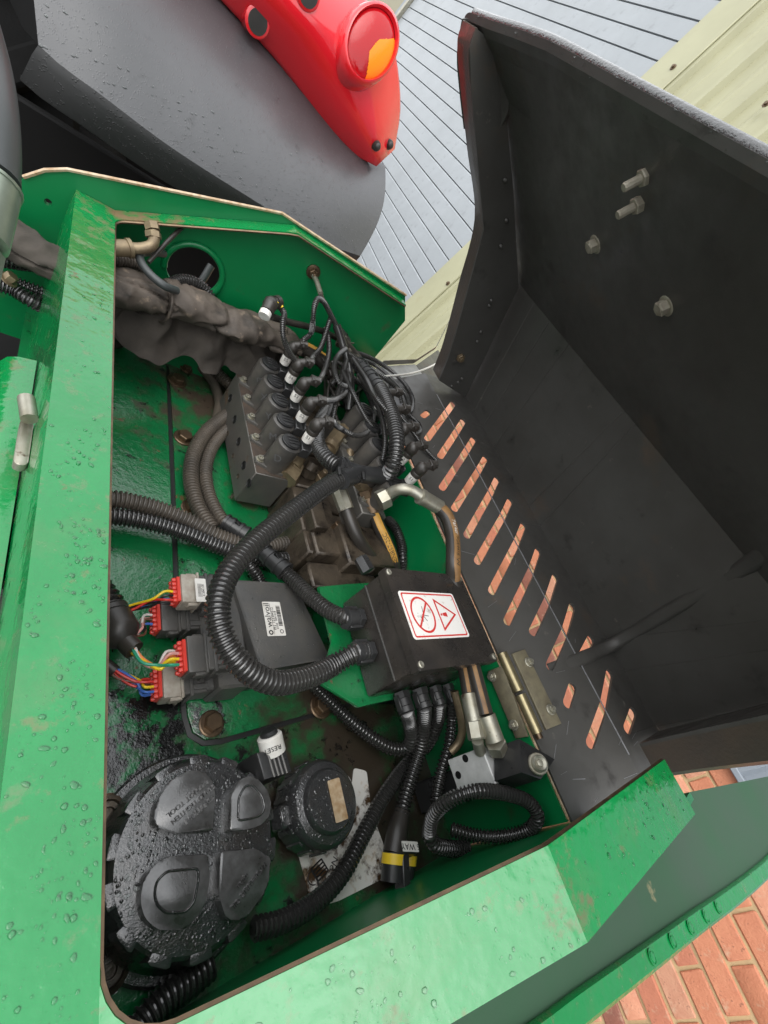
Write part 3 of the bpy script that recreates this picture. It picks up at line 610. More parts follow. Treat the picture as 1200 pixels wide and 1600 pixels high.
# hinge
HG = thing('hinge', 'yellow zinc plated strap hinge with four small bolts', 'hinge', mz(815, 1085, 0.18))
tA = (LP[1] - LP[0]).normalized()
lq = [mpl(px, py, LP[0] + nA * 0.003, nA) for px, py in ((799, 1022), (819, 1015), (876, 1131), (852, 1141))]
TA = Matrix(((tA.x, 0, nA.x, LP[0].x), (0, 1, 0, 0), (tA.z, 0, nA.z, LP[0].z), (0, 0, 0, 1)))
b = MB(); b.prism(TA @ T(0, 0, 0.0022), [((q - LP[0]).dot(tA), q.y) for q in lq], 0.003, 0.0006); mk('leaf', b, M_DULLB, HG, 30)
lw = [mx(px, py, 0.526) for px, py in ((762, 1049), (786, 1040), (825, 1151), (806, 1154))]
b = MB(); b.prism(Matrix(((0, 0, -1, 0.528), (1, 0, 0, 0), (0, 1, 0, 0), (0, 0, 0, 1))), [(q.y, q.z) for q in lw], 0.003, 0.0006); mk('leaf', b, M_DULLB, HG, 30)
ky = lambda px, py: Vector((0.529, mx(px, py, 0.529).y, 0.186))
b = MB(); b.tube([ky(786, 1020), ky(811, 1080)], 0.0068, 16); b.box(T(0.536, (ky(790, 1025).y + ky(811, 1080).y) / 2, 0.183), 0.012, abs(ky(790, 1025).y - ky(811, 1080).y), 0.004, 0.001); mk('knuckle', b, M_BRASS, HG)
b = MB(); b.tube([ky(813, 1086), ky(845, 1144)], 0.0064, 16); mk('knuckle', b, M_BRASS, HG)
b = MB(); b.tube([ky(842, 1140), ky(850, 1152)], 0.0042, 12); mk('pin', b, M_BRONZE, HG)
hbm = MB('l'); hbm.lathe(ID, [(0.0066, 0), (0.0066, 0.0015), (0.006, 0.002)], 14); hbm.hexp(ID, 0.0046, 0.004, 0.0018); hbm.lathe(ID, [(0.0025, 0.004), (0.0025, 0.008)], 8)
hbme = mesh_of('hinge_bolt', hbm, M_ZINC, 25)
for px, py in ((826, 1035), (860, 1109)): inst('hinge_bolt', hbme, FR(mpl(px, py, LP[0] + nA * 0.0052, nA), nA), HG)
for px, py in ((769, 1057), (803, 1133)): inst('hinge_bolt', hbme, FR(mx(px, py, 0.525), (-1, 0, 0.0)), HG)

# ------------------------------------------------------------------ the tractor's rear mudguard behind
TR = thing('tractor', 'tractor rear mudguard in red and black with round tail lamp', 'tractor', (0.1, 1.2, -0.3))
Lc = [(60, 70), (95, 102), (150, 142), (260, 225), (400, 315), (500, 377), (563, 400)]
Uc = [(20, -330), (100, -250), (200, -150), (345, 0), (440, 100), (540, 215), (602, 259)]
YL = [0.93, 0.925, 0.92, 0.92, 0.93, 0.95, 0.99]
gg = []
for k in range(9):
    t = k / 8; row = []
    for i in range(len(Lc)):
        bul = -0.03 * math.sin(math.pi * t) * (1 if i < 6 else 0.3)
        p = Vector(Lc[i]).lerp(Vector(Uc[i]), t); 
        if i == 6: p.x += 14 * math.sin(math.pi * t) - 4 * 0
        row.append(my(p.x, p.y, YL[i] + bul + (0.23 * t)))
    gg.append(smooth(row, 0.02) if False else row)
# subdivide each row smoothly
def dens(g, n):
    g = [resample(smooth(r, 0.004), n) for r in g]; c = [[g[i][j] for i in range(len(g))] for j in range(n)]
    c = [resample(smooth(r, 0.004), n) for r in c]; return [[c[j][i] for j in range(n)] for i in range(n)]
g1 = dens(gg, 28)
b = MB(); b.grid(g1, th=(0, 0.006, 0)); mk('mudguard', b, M_FEND, TR, 50)
# folded lower lip going back under
b = MB(); low = g1[0]; b.grid([[p, p + Vector((-0.004, -0.004, -0.012)), p + Vector((-0.012, 0.004, -0.052)), p + Vector((-0.014, 0.05, -0.060))] for p in low], th=(0.002, 0.003, -0.002)); mk('lower_lip', b, mat('fender_lip', (0.018, 0.018, 0.018), 0.45, bump=[(300, 0.5, 0.001, 'drops')]), TR, 50)
b = MB(); sd2 = [r_[0] for r_ in g1]; b.grid([[p, p + Vector((-0.02, 0.06, -0.01)), p + Vector((-0.05, 0.2, -0.02))] for p in sd2], th=(0.003, 0, 0)); mk('inner_panel', b, M_DARK, TR, 50)
Rc = [(250, -420), (330, -350), (430, -250), (520, -60), (606, 45), (626, 165), (617, 233)]
U2 = [(20, -330), (100, -250), (200, -150), (345, 0), (432, 95), (536, 230), (588, 260)]
gg = []
for k in range(9):
    t = k / 8; row = []
    for i in range(len(U2)):
        p = Vector(U2[i]).lerp(Vector(Rc[i]), t); yb = YL[i] + 0.23
        if i == 6: yb = 1.17
        row.append(my(p.x, p.y, yb - 0.075 * math.sin(math.pi * min(1, t * 0.9 + 0.04)) * (1 if i < 6 else 0.35) + 0.05 * t))
    gg.append(row)
g2 = dens(gg, 28)
b = MB(); b.grid(g2, th=(0.004, 0.012, 0)); mk('red_panel', b, M_RED, TR, 60)
def ontr(px, py):
    best = min((p for r_ in g2 for p in r_), key=lambda p: (p - CAMM).normalized().angle(rm(px, py))); return best
# tail lamp: domed round lens with an amber corner
LY = 1.12; LAMP = my(578, 70, LY)
ax = my(615, 66, LY + 0.015) - LAMP; ay = my(580, 12, LY + 0.02) - LAMP; az = ax.cross(ay).normalized()
if az.y > 0: az = -az
lampT = Matrix(((ax.x, ay.x, az.x, LAMP.x), (ax.y, ay.y, az.y, LAMP.y), (ax.z, ay.z, az.z, LAMP.z), (0, 0, 0, 1)))
def polar(keep, zoff=0.0):
    b = MB(); nr, na = 26, 144; vs = []; fs = []
    for i in range(nr + 1):
        r_ = i / nr
        for k in range(na):
            a = 2 * math.pi * k / na; vs.append((r_ * math.cos(a), r_ * math.sin(a), 0.017 * math.sqrt(max(0, 1 - (r_ * 0.97) ** 2)) + zoff))
    for i in range(nr):
        for k in range(na):
            a = 2 * math.pi * (k + .5) / na; r_ = (i + .5) / nr
            if keep(r_ * math.cos(a), r_ * math.sin(a)): fs.append((i * na + k, i * na + (k + 1) % na, (i + 1) * na + (k + 1) % na, (i + 1) * na + k))
    return b.add(vs, fs, lampT)
amb = lambda x, y: x > -0.2 and y < .06 - max(0, .2 - x) ** 1.3
lampo = polar(lambda x, y: not amb(x, y)); LO = mk('tail_lamp', lampo, M_REDL, TR, 60, label='round domed red tail lamp')
mk('amber_lens', polar(amb, 0.0006), M_AMB, LO, 60)
b = MB(); ring = []
for k in range(41):
    a = 2 * math.pi * k / 40; ring.append([lampT @ Vector((math.cos(a) * r_, math.sin(a) * r_, z)) for r_, z in ((0.99, 0.006), (1.04, 0.012), (1.13, 0.010), (1.22, -0.010), (1.30, -0.06))])
b.grid(ring); mk('lamp_surround', b, M_RED, TR, 60)
for px, py, sc in ((588, 229, 1.0), (609, 229, 0.8)):
    q = ontr(px, py); q = q - (q - CAMM).normalized() * .003; d = Vector((0.15, -1, 0.1)); b = MB(); b.lathe(FR(q, d), [(0.0100, -0.006), (0.0100, 0.002), (0.0088, 0.005), (0.0078, 0.005), (0.0072, 0.008), (0.005, 0.0105), (0.001, 0.011)], 18); mk('rubber_button', b, M_RUB, TR, 50)
for px, py in ((400, 22), (484, 0)):
    q = ontr(px, py); q = q - (q - CAMM).normalized() * .006; b = MB(); b.lathe(FR(q, (0.1, -1, 0.1)), [(0.021, -0.03), (0.021, 0.0035), (0.0185, 0.0055)], 22); pr_ = mk('grommet_ring', b, M_RED, TR, 40); b = MB(); b.lathe(FR(q, (0.1, -1, 0.1)), [(0.0165, 0.0), (0.0165, 0.0062), (0.006, 0.0064)], 20); mk('grommet', b, M_RUB, TR, 40)
# dark wheel, inner arch and added dark backing below the mudguard
b = MB(); tt = FR((-0.2, 1.75, -0.35), (1, 0.25, 0.1)); b.lathe(tt, [(0.30, -0.16), (0.58, -0.18), (0.65, -0.15), (0.67, 0), (0.65, 0.15), (0.58, 0.18), (0.30, 0.16)], 44)
for k in range(24):
    a = 2 * math.pi * k / 24
    for sg in (1, -1): b.box(tt @ Matrix.Rotation(a + sg * 0.06, 4, 'Z') @ T(0.675, 0, sg * 0.075) @ Matrix.Rotation(sg * 0.7, 4, 'X'), 0.05, 0.05, 0.17, 0.006)
TY = mk('tyre', b, M_TYRE, TR, 40); 
b = MB(); b.lathe(tt, [(0.05, -0.04), (0.28, -0.05), (0.31, -0.12), (0.31, 0.12), (0.28, 0.05), (0.05, 0.04)], 32); mk('wheel_rim', b, M_DARK, TR, 40)
b = MB(); b.box(T(-0.42, 1.48, 0.10), 1.5, 0.02, 1.2, 0.004); mk('wheel_arch', b, M_DARK, TR)
b = MB(); b.box(T(0.06, 1.17, -0.16), 0.68, 0.02, 0.52, 0.004); mk('wheel_arch', b, M_DARK, TR)  # black sheet added so the hole in the end plate shows dark
b = MB(); b.box(T(-0.3, 1.9, -0.2), 0.9, 1.2, 0.5, 0.05); mk('chassis', b, M_DARK, TR)
bq = MB('l'); bq.bolt(ID, 0.008, 0.007, False); bqm = mesh_of('arch_bolt', bq, M_ZINC, 25)
for px, py, Y in ((36, 17, 1.46), (70, 140, 1.46), (12, 82, 1.46), (97, 178, 1.46), (38, 91, 1.3), (30, 35, 1.46)): inst('arch_bolt', bqm, FR(my(px, py, Y), (0, -1, 0)), TR)

# ------------------------------------------------------------------ service bay: helpers for hoses
def Z(pts): return [mz(*p) for p in pts]
def conduit(label, pts, R=0.0092, m=None, group=None, pitch=0.0042, name='conduit', cat='conduit'):
    b = MB(); b.corr(Z(pts), R, pitch, min(0.0018, R * 0.2)); return tag(mk(name, b, m or M_COND, ang=30), label, cat, group)
def smoothtube(name, label, cat, pts, R, m, group=None):
    b = MB(); b.tube(smooth(Z(pts)), R, 12); return tag(mk(name, b, m), label, cat, group)
def joint(parent, a, c, R, nm='joint_sleeve', m=None):
    b = MB(); p = smooth([a, c], 0.003); L = (c - a).length
    b.tube(p, R, 16)
    d = (c - a).normalized()
    for t in (0.02, 0.3, 0.7, 0.98): b.tube([a + d * (L * t - 0.0018), a + d * (L * t + 0.0018)], R * 1.12, 16)
    for sg in (1, -1):
        x = d.orthogonal().normalized() * sg
        b.box(FR((a + c) / 2 + Vector((0, 0, R * 0.9)), (0, 0, 1), d), L * 0.35, R * 0.5, R * 0.5, 0.0006)
    return mk(nm, b, m or M_BLK, parent)
def put_text(s, size, TM, m, parent, name='lettering', ext=0.0001, sx=1.0, kind=None):
    vs, fs = text2(s, size, ext, sx); b = MB(); b.add(vs, fs, TM); return mk(name, b, m, parent, 0)
def text_path(s, size, pts, off, m, parent, start=0.0, up=None, sx=1.0, name='lettering'):
    "lettering wrapped along a hose; off lifts it off the middle line towards the lens side"
    vs, fs = text2(s, size, 0.0, sx); w0 = min(v.x for v in vs); p = smooth(pts, 0.002); L = plen(p)
    cum = [0]
    for i in range(len(p) - 1): cum.append(cum[-1] + (p[i + 1] - p[i]).length)
    out = []
    for v in vs:
        d = start + v.x - w0; i = 0
        while i < len(p) - 2 and cum[i + 1] < d: i += 1
        t = (p[i + 1] - p[i]).normalized(); q = p[i] + t * (d - cum[i]); n = (up - t * up.dot(t)).normalized(); s_ = n.cross(t)
        a = v.y / off; out.append(q + (n * math.cos(a) + s_ * math.sin(a)) * off)
    b = MB(); b.add(out, fs); return mk(name, b, m, parent, 0)
def stripe(name, pts, R, up, half, m, parent):
    p = smooth(pts, 0.003); gg = []
    for i, q in enumerate(p):
        t = (p[min(i + 1, len(p) - 1)] - p[max(0, i - 1)]).normalized(); n = (up - t * up.dot(t)).normalized(); s_ = n.cross(t)
        gg.append([q + (n * math.cos(a) + s_ * math.sin(a)) * R for a in [(-half + 2 * half * k / 6) for k in range(7)]])
    b = MB(); b.grid(gg); return mk(name, b, m, parent, 60)

# ------------------------------------------------------------------ junction box on its green bracket
z1 = 0.188
cv = [mz(px, py, z1) for px, py in ((597, 885), (720, 900), (780, 1035), (655, 1045))]
X0, X1 = (cv[0].x + cv[3].x) / 2, (cv[1].x + cv[2].x) / 2; Y0, Y1 = (cv[2].y + cv[3].y) / 2, (cv[0].y + cv[1].y) / 2
XC, YC, SX, SY = (X0 + X1) / 2, (Y0 + Y1) / 2, X1 - X0, Y1 - Y0
JB = thing('junction_box', 'black plastic junction box with red and white warning label on its cover', 'junction box', (XC, YC, 0.1))
b = MB(); b.box(T(XC, YC, 0.138), SX - 0.004, SY - 0.004, 0.078, 0.004, 2); mk('body', b, M_BOX, JB)
b = MB(); b.prism(T(XC, YC, 0.1765), rrect(SX, SY, 0.003), z1 - 0.1765, 0.0022); mk('cover', b, M_BOX, JB)
b = MB(); b.box(T(X0 + 0.001, YC, 0.150), 0.0015, SY - 0.006, 0.0012); mk('mould_line', b, M_CTRL, JB)
for sx_, sy_ in ((1, 1), (1, -1), (-1, 1), (-1, -1)):
    b = MB(); o = (XC + sx_ * (SX / 2 - 0.006), YC + sy_ * (SY / 2 - 0.006), z1)
    b.lathe(T(*o), [(0.0040, -0.001), (0.0040, 0.0012), (0.0030, 0.0020), (0.0012, 0.0014)], 14); mk('screw', b, M_ZINC, JB)
lb = [mz(px, py, z1) for px, py in ((620, 921), (706, 930), (735, 996), (646, 999))]
lc = sum(lb, Vector()) / 4; lw_ = ((lb[1] - lb[0]).length + (lb[2] - lb[3]).length) / 2; lh_ = ((lb[3] - lb[0]).length + (lb[2] - lb[1]).length) / 2
# the label's top edge faces the hinge: local x = -Y, local y = +X
LT = FR(lc + Vector((0, 0, 0.0003)), (0, 0, 1), (0, -1, 0))
b = MB(); b.prism(LT, rrect(lh_, lw_, 0.004), 0.0004); LBL = mk('warning_label', b, M_WSTK, JB)
def ringpoly(o, i): return [o, i]
def flat(loops, m, zz=0.0006, nm='print'):
    vs, fs = sheet(loops, 0.0001); b = MB(); b.add(vs, fs, LT @ T(0, 0, zz)); return mk(nm, b, m, LBL, 0)
flat([rrect(lh_ * 0.93, lw_ * 0.94, 0.003), rrect(lh_ * 0.93 - 0.0036, lw_ * 0.94 - 0.0036, 0.0022)], M_REDINK, nm='border')
rr_ = lh_ * 0.385; cyy = -lw_ * 0.21
flat([circ(0, cyy, rr_, 40, rr_ * 0.86), circ(0, cyy, rr_ - 0.0026, 40, rr_ * 0.86 - 0.0026)], M_REDINK, nm='prohibition_ring')
flat([capsule((-rr_ * 0.68, cyy + rr_ * 0.55), (rr_ * 0.68, cyy - rr_ * 0.55), 0.0012)], M_REDINK, 0.0008, nm='prohibition_bar')
tb, tt_, tw = lw_ * 0.06, lw_ * 0.40, lh_ * 0.36
tri = [(-tw, tb), (tw, tb), (0, tt_)]
flat([tri, [(-tw + 0.0042, tb + 0.0024), (tw - 0.0042, tb + 0.0024), (0, tt_ - 0.0046)]], M_REDINK, nm='warning_triangle')
flat([[(-0.0030, tb + 0.0165), (0.0030, tb + 0.0165), (0.0018, tb + 0.0085), (-0.0018, tb + 0.0085)]], M_REDINK, nm='exclamation_bar'); flat([circ(0, tb + 0.0058, 0.0017, 10)], M_REDINK, nm='exclamation_dot')
for a_, c_ in (((-0.010, cyy + 0.002), (-0.001, cyy + 0.0005)), ((0.002, cyy + 0.008), (0.001, cyy + 0.0005)), ((0.000, cyy - 0.002), (0.008, cyy + 0.003)), ((0.003, cyy - 0.006), (0.009, cyy - 0.004))): flat([capsule(a_, c_, 0.00035, 3)], M_INK, 0.0007, 'spray_line')
# bracket
b = MB(); b.prism(T(0, 0, 0.094), pol([(497, 917), (545, 913), (700, 905), (760, 1060), (600, 1096), (560, 1105), (500, 1068), (518, 1004)], 0.097), 0.004, 0.001)
BK = thing('box_bracket', 'green steel bracket plate under the black junction box', 'bracket', (XC, YC, 0.0)); mk('plate', b, M_FLOOR, BK)
for yy_ in (Y0 + 0.02, Y1 - 0.02):
    b = MB(); b.box(T(XC + 0.02, yy_, 0.0495), 0.05, 0.006, 0.088); mk('leg', b, M_WALLG, BK)
def gland(TM, r):
    b = MB(); b.hexp(TM, r * 1.25, 0.008, 0.0, 0.1); b.lathe(TM, [(r * 1.05, 0.008), (r * 1.05, 0.016), (r * 1.18, 0.017), (r * 1.18, 0.023), (r, 0.024)], 16)
    b.box(TM @ T(r * 1.1, 0, 0.012), r * 0.35, r * 0.9, 0.018, 0.0006); b.box(TM @ T(-r * 1.1, 0, 0.012), r * 0.35, r * 0.9, 0.018, 0.0006); return b
gl = [mx(562, 966, X0), mx(578, 1018, X0)]
for q, nm in zip(gl, ('upper', 'lower')): mk('cable_gland', gland(FR(q, (-1, 0, 0)), 0.0108), M_BLK, JB)
gb = [my(px, py, Y0) for px, py in ((626, 1082), (654, 1077), (678, 1073), (698, 1070))]
for i, q in enumerate(gb): mk('cable_gland', gland(FR(q, (0, -1, 0)), (0.0085, 0.0088, 0.0072, 0.0068)[i]), M_BLK, JB)
b = MB(); q = mz(577, 893, 0.17); b.hexp(FR(mz(575, 893, 0.16), (-0.3, 1, 0)), 0.009, 0.02); mk('corner_gland', b, M_BLK, JB)

# ------------------------------------------------------------------ main conduits
def gz(q, d, n): return q + Vector(d) * n
C1 = thing('conduit_loop', 'thick black corrugated conduit curving in a big loop from the tee to the box', 'conduit', mz(345, 950, 0.12))
tee_c = mz(560, 740, 0.175)
pts = [mz(548, 741, 0.178)] + Z([(515, 757, .172), (478, 783, .163), (430, 820, .153), (383, 862, .145), (352, 905, .14), (340, 950, .135), (348, 995, .13), (378, 1040, .124), (425, 1066, .118), (475, 1060, .113), (520, 1040, .112)]) + [gz(gl[1], (-1, 0, 0), 0.02), gz(gl[1], (-1, 0, 0), 0.008)]
b = MB(); b.corr(pts, 0.0120, 0.0047, 0.0021, 16); mk('corrugated_tube', b, M_COND, C1, 30)
TE = thing('tee_joint', 'black plastic tee joint that clips three thick conduits together', 'tee joint', tee_c)
ta, tc_ = mz(527, 728, 0.172), mz(603, 744, 0.180)
b = MB(); b.tube(smooth([ta, tee_c, tc_]), 0.0128, 18); d_ = (tc_ - ta).normalized()
for t in (0.04, 0.12, 0.88, 0.96): p_ = ta.lerp(tc_, t); b.tube([p_ - d_ * 0.0018, p_ + d_ * 0.0018], 0.0142, 18)
b.tube([tee_c, mz(533, 750, 0.178)], 0.0134, 18)
mk('body', b, M_BLK, TE)
for px in (528, 566):
    b = MB(); b.box(FR(mz(px + 2, 736 + (px - 528) * .2, 0.190), (-0.3, -0.2, 1), d_), 0.004, 0.012, 0.004, 0.0006); mk('clip_slot', b, M_INK, TE)
b = MB(); b.corr([ta] + Z([(510, 716, .165), (497, 695, .155), (497, 668, .145), (508, 645, .135), (522, 625, .13), (536, 607, .13)]), 0.0115, 0.0047, 0.002, 16)
tag(mk('conduit', b, M_COND, ang=30), 'thick conduit rising from the left end of the tee behind the solenoid plugs', 'conduit')
b = MB(); b.corr([tc_] + Z([(613, 730, .205), (620, 700, .226), (617, 665, .234), (607, 632, .234), (591, 602, .226)]), 0.0118, 0.0047, 0.002, 16)
tag(mk('conduit', b, M_COND, ang=30), 'thick conduit running up from the right end of the tee to the cable spine', 'conduit')
# conduit to the upper gland with its sleeve
C2 = thing('branch_conduit', 'black conduit from a clip sleeve under the loop to the upper box gland', 'conduit', mz(450, 900, 0.07))
pts = Z([(398, 852, .05), (425, 876, .06), (455, 903, .07), (485, 932, .09), (515, 955, .108)]) + [gz(gl[0], (-1, 0, 0), 0.018), gz(gl[0], (-1, 0, 0), 0.006)]
b = MB(); b.corr(pts, 0.0102, 0.0044, 0.0019, 14); mk('corrugated_tube', b, M_COND, C2, 30)
joint(C2, mz(412, 863, 0.056), mz(446, 893, 0.068), 0.0118)
# pair from the left under the rim and on to the far side of the box
conduit('upper of two conduits coming from under the left rim, dusty brown', [(100, 792, .03), (168, 780, .035), (228, 790, .035), (290, 812, .033), (345, 840, .03), (400, 856, .03), (440, 850, .035), (490, 842, .04), (535, 848, .05), (562, 868, .07), (576, 886, .1)], 0.0112, M_CONDD, 'paired conduits across the bay floor', 0.0046)
conduit('lower of two conduits coming from under the left rim, cleaner black', [(100, 812, .028), (168, 806, .03), (228, 815, .03), (290, 833, .03), (345, 855, .028), (395, 872, .026), (440, 874, .03), (490, 868, .035), (530, 874, .045), (556, 888, .06), (575, 900, .08)], 0.0112, M_COND, 'paired conduits across the bay floor', 0.0046)
V = thing('looped_conduit', 'dusty conduit looping left from behind the valve block to a joint sleeve', 'conduit', mz(300, 740, 0.02))
b = MB(); b.corr(Z([(370, 640, .03), (345, 655, .03), (318, 680, .028), (301, 715, .025), (299, 755, .022), (311, 795, .022), (332, 826, .024)]), 0.0108, 0.0044, 0.0014, 14); mk('corrugated_tube', b, M_CONDD, V, 30)
V2 = thing('looped_conduit', 'inner dusty conduit looping beside the valve block into a clip sleeve', 'conduit', mz(325, 740, 0.02))
b = MB(); b.corr(Z([(375, 655, .025), (345, 680, .024), (327, 708, .022), (321, 745, .02), (331, 785, .02), (350, 815, .024), (378, 832, .03)]), 0.0098, 0.0044, 0.0012, 14); mk('corrugated_tube', b, M_CONDD, V2, 30)
joint(V2, mz(352, 816, 0.03), mz(384, 836, 0.036), 0.0115)
conduit('small conduit dropping behind the controller near the clip sleeve', [(380, 868, .03), (392, 886, .03), (405, 905, .022), (412, 925, .02)], 0.0088, M_COND)
conduit('ribbed conduit along the far edge of the floor to the valve block', [(120, 512, .02), (172, 515, .02), (225, 522, .02), (272, 536, .02), (312, 560, .025), (345, 588, .03), (370, 612, .03)], 0.0105, M_CONDD)
smoothtube('rubber_hose', 'plain dusty rubber hose curling behind the valve block', 'hose', [(268, 548, .015), (300, 562, .015), (328, 590, .015), (342, 625, .015), (338, 660, .015)], 0.0085, M_CONDD)
smoothtube('rubber_hose', 'dark rubber hose hidden beside the far conduit under the fabric sleeve', 'hose', [(150, 540, .01), (210, 530, .012), (300, 545, .02), (370, 575, .03), (400, 590, .03)], 0.011, M_RUB)

# ------------------------------------------------------------------ controller and its plugs
zc = 0.06
CT = thing('controller', 'grey plastic electronic controller with white maker label on top', 'controller', (0.295, 0.2, 0.005))
ctp = [mz(px, py, zc) for px, py in ((362, 906), (461, 912), (516, 1029), (408, 1048))]
cpoly = [(p.x, p.y) for p in ctp]
def roundp(poly, r, n=4):
    o = []; m_ = len(poly)
    for i in range(m_):
        p, q, s_ = Vector(poly[i - 1]), Vector(poly[i]), Vector(poly[(i + 1) % m_]); a = q + (p - q).normalized() * r; c = q + (s_ - q).normalized() * r
        for k in range(n + 1):
            t = k / n; o.append(tuple((a * (1 - t) + q * t) * (1 - t) + (q * (1 - t) + c * t) * t))
    return o
b = MB(); b.prism(T(0, 0, 0.012), roundp(cpoly, 0.008), zc - 0.012, 0.003); mk('case', b, M_CTRL, CT, 35)
b = MB(); b.prism(T(0, 0, 0.006), roundp(grow(cpoly, 0.004), 0.006), 0.008, 0.001); mk('base', b, M_BLK, CT, 35)
hx0, hx1 = 0.196, 0.245
b = MB(); b.box(T(0.232, 0.2, 0.030), 0.035, 0.135, 0.046, 0.003); b.box(T(0.222, 0.2, 0.022), 0.03, 0.125, 0.032, 0.002)
for yy_ in (0.15, 0.185, 0.22, 0.25): b.box(T(0.218, yy_, 0.048), 0.03, 0.006, 0.012, 0.001)
mk('plug_header', b, M_CTRL, CT, 35)
lb = [mz(px, py, zc) for px, py in ((409, 940), (437, 941), (447, 994), (417, 994))]
lc = sum(lb, Vector()) / 4; lw_ = (lb[1] - lb[0]).length; lh_ = (lb[3] - lb[0]).length
LT = FR(lc + Vector((0, 0, 0.0003)), (0, 0, 1), (0, 1, 0))   # reads towards the far end
b = MB(); b.prism(LT, rrect(lh_, lw_, 0.001), 0.0003); LBL = mk('maker_label', b, M_WHT, CT)
put_text('walvoil', 0.0108, LT @ T(0.0045, lw_ * 0.30, 0.0006), M_INK, LBL, sx=1.05)
flat([circ(-lh_ * 0.40, lw_ * 0.29, 0.0030, 14), circ(-lh_ * 0.40, lw_ * 0.29, 0.0016, 14)], M_INK, nm='emblem')
flat([[(-lh_ * .45, lw_ * .13), (lh_ * .45, lw_ * .13), (lh_ * .45, lw_ * .115), (-lh_ * .45, lw_ * .115)]], M_INK, nm='rule')
put_text('PN  123394212', 0.0046, LT @ T(0, lw_ * 0.03, 0.0006), M_INK, LBL); put_text('2103  004 018', 0.0040, LT @ T(-0.002, -lw_ * 0.11, 0.0006), M_INK, LBL)
x_ = -lh_ * 0.22; rr0 = random.Random(3)
bars = MB()
while x_ < lh_ * 0.38:
    w_ = rr0.choice((0.0004, 0.0007, 0.0011)); vs, fs = sheet([[(x_, -lw_ * .42), (x_ + w_, -lw_ * .42), (x_ + w_, -lw_ * .2), (x_, -lw_ * .2)]], 0.0001); bars.add(vs, fs, LT @ T(0, 0, 0.0006)); x_ += w_ + rr0.choice((0.0004, 0.0008))
tag(mk('barcode', bars, M_INK, LBL, 0), kind='stuff')
flat([circ(-lh_ * 0.38, -lw_ * 0.30, 0.0026, 14), circ(-lh_ * 0.38, -lw_ * 0.30, 0.0018, 14)], M_INK, nm='stamp')
def plug(label, px, py, z, sy, hm, bodylen=0.03, tab=True):
    q = mz(px, py, z)    # left face centre of the plug
    P = thing('wiring_plug', label, 'connector', q, 'wiring plugs on the controller')
    b = MB(); b.box(T(q.x + 0.010, q.y, q.z), 0.018, sy, 0.022, 0.002, 2); b.box(T(q.x + 0.019, q.y, q.z), 0.003, sy + 0.004, 0.026, 0.001)
    b.box(T(q.x + 0.014, q.y - sy * 0.5, q.z + 0.004), 0.012, 0.006, 0.010, 0.001); b.box(T(q.x + 0.013, q.y + sy * 0.5, q.z + 0.004), 0.010, 0.005, 0.008, 0.001)
    mk('housing', b, hm, P)
    b = MB(); b.box(T(q.x + 0.020 + bodylen / 2, q.y, q.z), bodylen, sy * 0.94, 0.024, 0.0015); b.box(T(q.x + 0.028, q.y, q.z), 0.004, sy + 0.003, 0.027, 0.001); b.box(T(q.x + 0.040, q.y - sy * .3, q.z + .013), 0.022, 0.006, 0.004, 0.001); mk('receptacle', b, M_CTRL, P)
    b = MB(); b.box(T(q.x - 0.0005, q.y, q.z), 0.004, sy * 0.86, 0.017, 0.0008); s_ = mk('seal', b, M_REDP, P)
    b = MB(); b.lathe(FR((0, 0, 0), (-1, 0, 0)), [(0.0024, 0), (0.0024, 0.003), (0.0016, 0.0042)], 8); pm_ = MB('l'); pm_.lathe(FR((0, 0, 0), (-1, 0, 0)), [(0.0024, 0), (0.0024, 0.003), (0.0016, 0.0042)], 8)
    pme = mesh_of('seal_pin', pm_, M_REDP)
    holes = []
    for k in range(6):
        for zz in (-0.004, 0.004):
            o = Vector((q.x - 0.002, q.y + sy * 0.86 * ((k + .5) / 6 - .5), q.z + zz)); holes.append(o); inst('seal_pin', pme, FR(o) , s_)
    return P, q, holes
def wires(P, ends, start, mids, cols, spread=0.004, R=0.00135):
    rw = random.Random(len(P.name) + int(start.x * 1e5))
    for i, (e, c) in enumerate(zip(ends, cols)):
        j = lambda s_: Vector((rw.uniform(-s_, s_), rw.uniform(-s_, s_), rw.uniform(-s_, s_)))
        b = MB(); b.tube(smooth([start + j(0.003)] + [m_ + j(spread) for m_ in mids] + [e + Vector((-0.012, 0, 0.001)), e], 0.003), R, 7); mk('wire', b, WIRE[c], P)
P1, q1, h1 = plug('cream multi pin plug with barcode label beside it, uppermost of the four', 276, 925, .055, 0.034, M_CREAMC)
wires(P1, [h1[i] for i in (0, 1, 2, 3, 5)], mz(176, 958, .03), [mz(205, 950, .035), mz(240, 943, .05)], ['black', 'red', 'blue', 'black', 'yellow'])
P2, q2, h2 = plug('dark grey multi pin plug between the two cream ones on the floor', 245, 968, .022, 0.036, M_CTRL)
wires(P2, [h2[i] for i in (3, 4, 5, 6, 7)], mz(195, 1000, .03), [mz(222, 985, .03)], ['blue', 'black', 'brown', 'pink', 'white'])
P3, q3, h3 = plug('dark grey multi pin plug with yellow wires, nearest the loop of conduit', 285, 1028, .055, 0.038, M_CTRL)
wires(P3, [h3[i] for i in (3, 4, 5, 6, 7, 8)], mz(205, 1013, .04), [mz(225, 1032, .045), mz(250, 1042, .05)], ['green', 'yellow', 'yellow', 'orange', 'pink', 'white'], 0.003, 0.0016)
P4, q4, h4 = plug('dirty brown multi pin plug lowest of the four by the floor bolt', 247, 1070, .022, 0.034, M_CREAMC)
wires(P4, [h4[i] for i in (2, 3, 5, 6, 7, 8)], mz(160, 1035, .02), [mz(185, 1052, .022), mz(215, 1066, .022)], ['blue', 'blue', 'yellow', 'brown', 'red', 'red'])
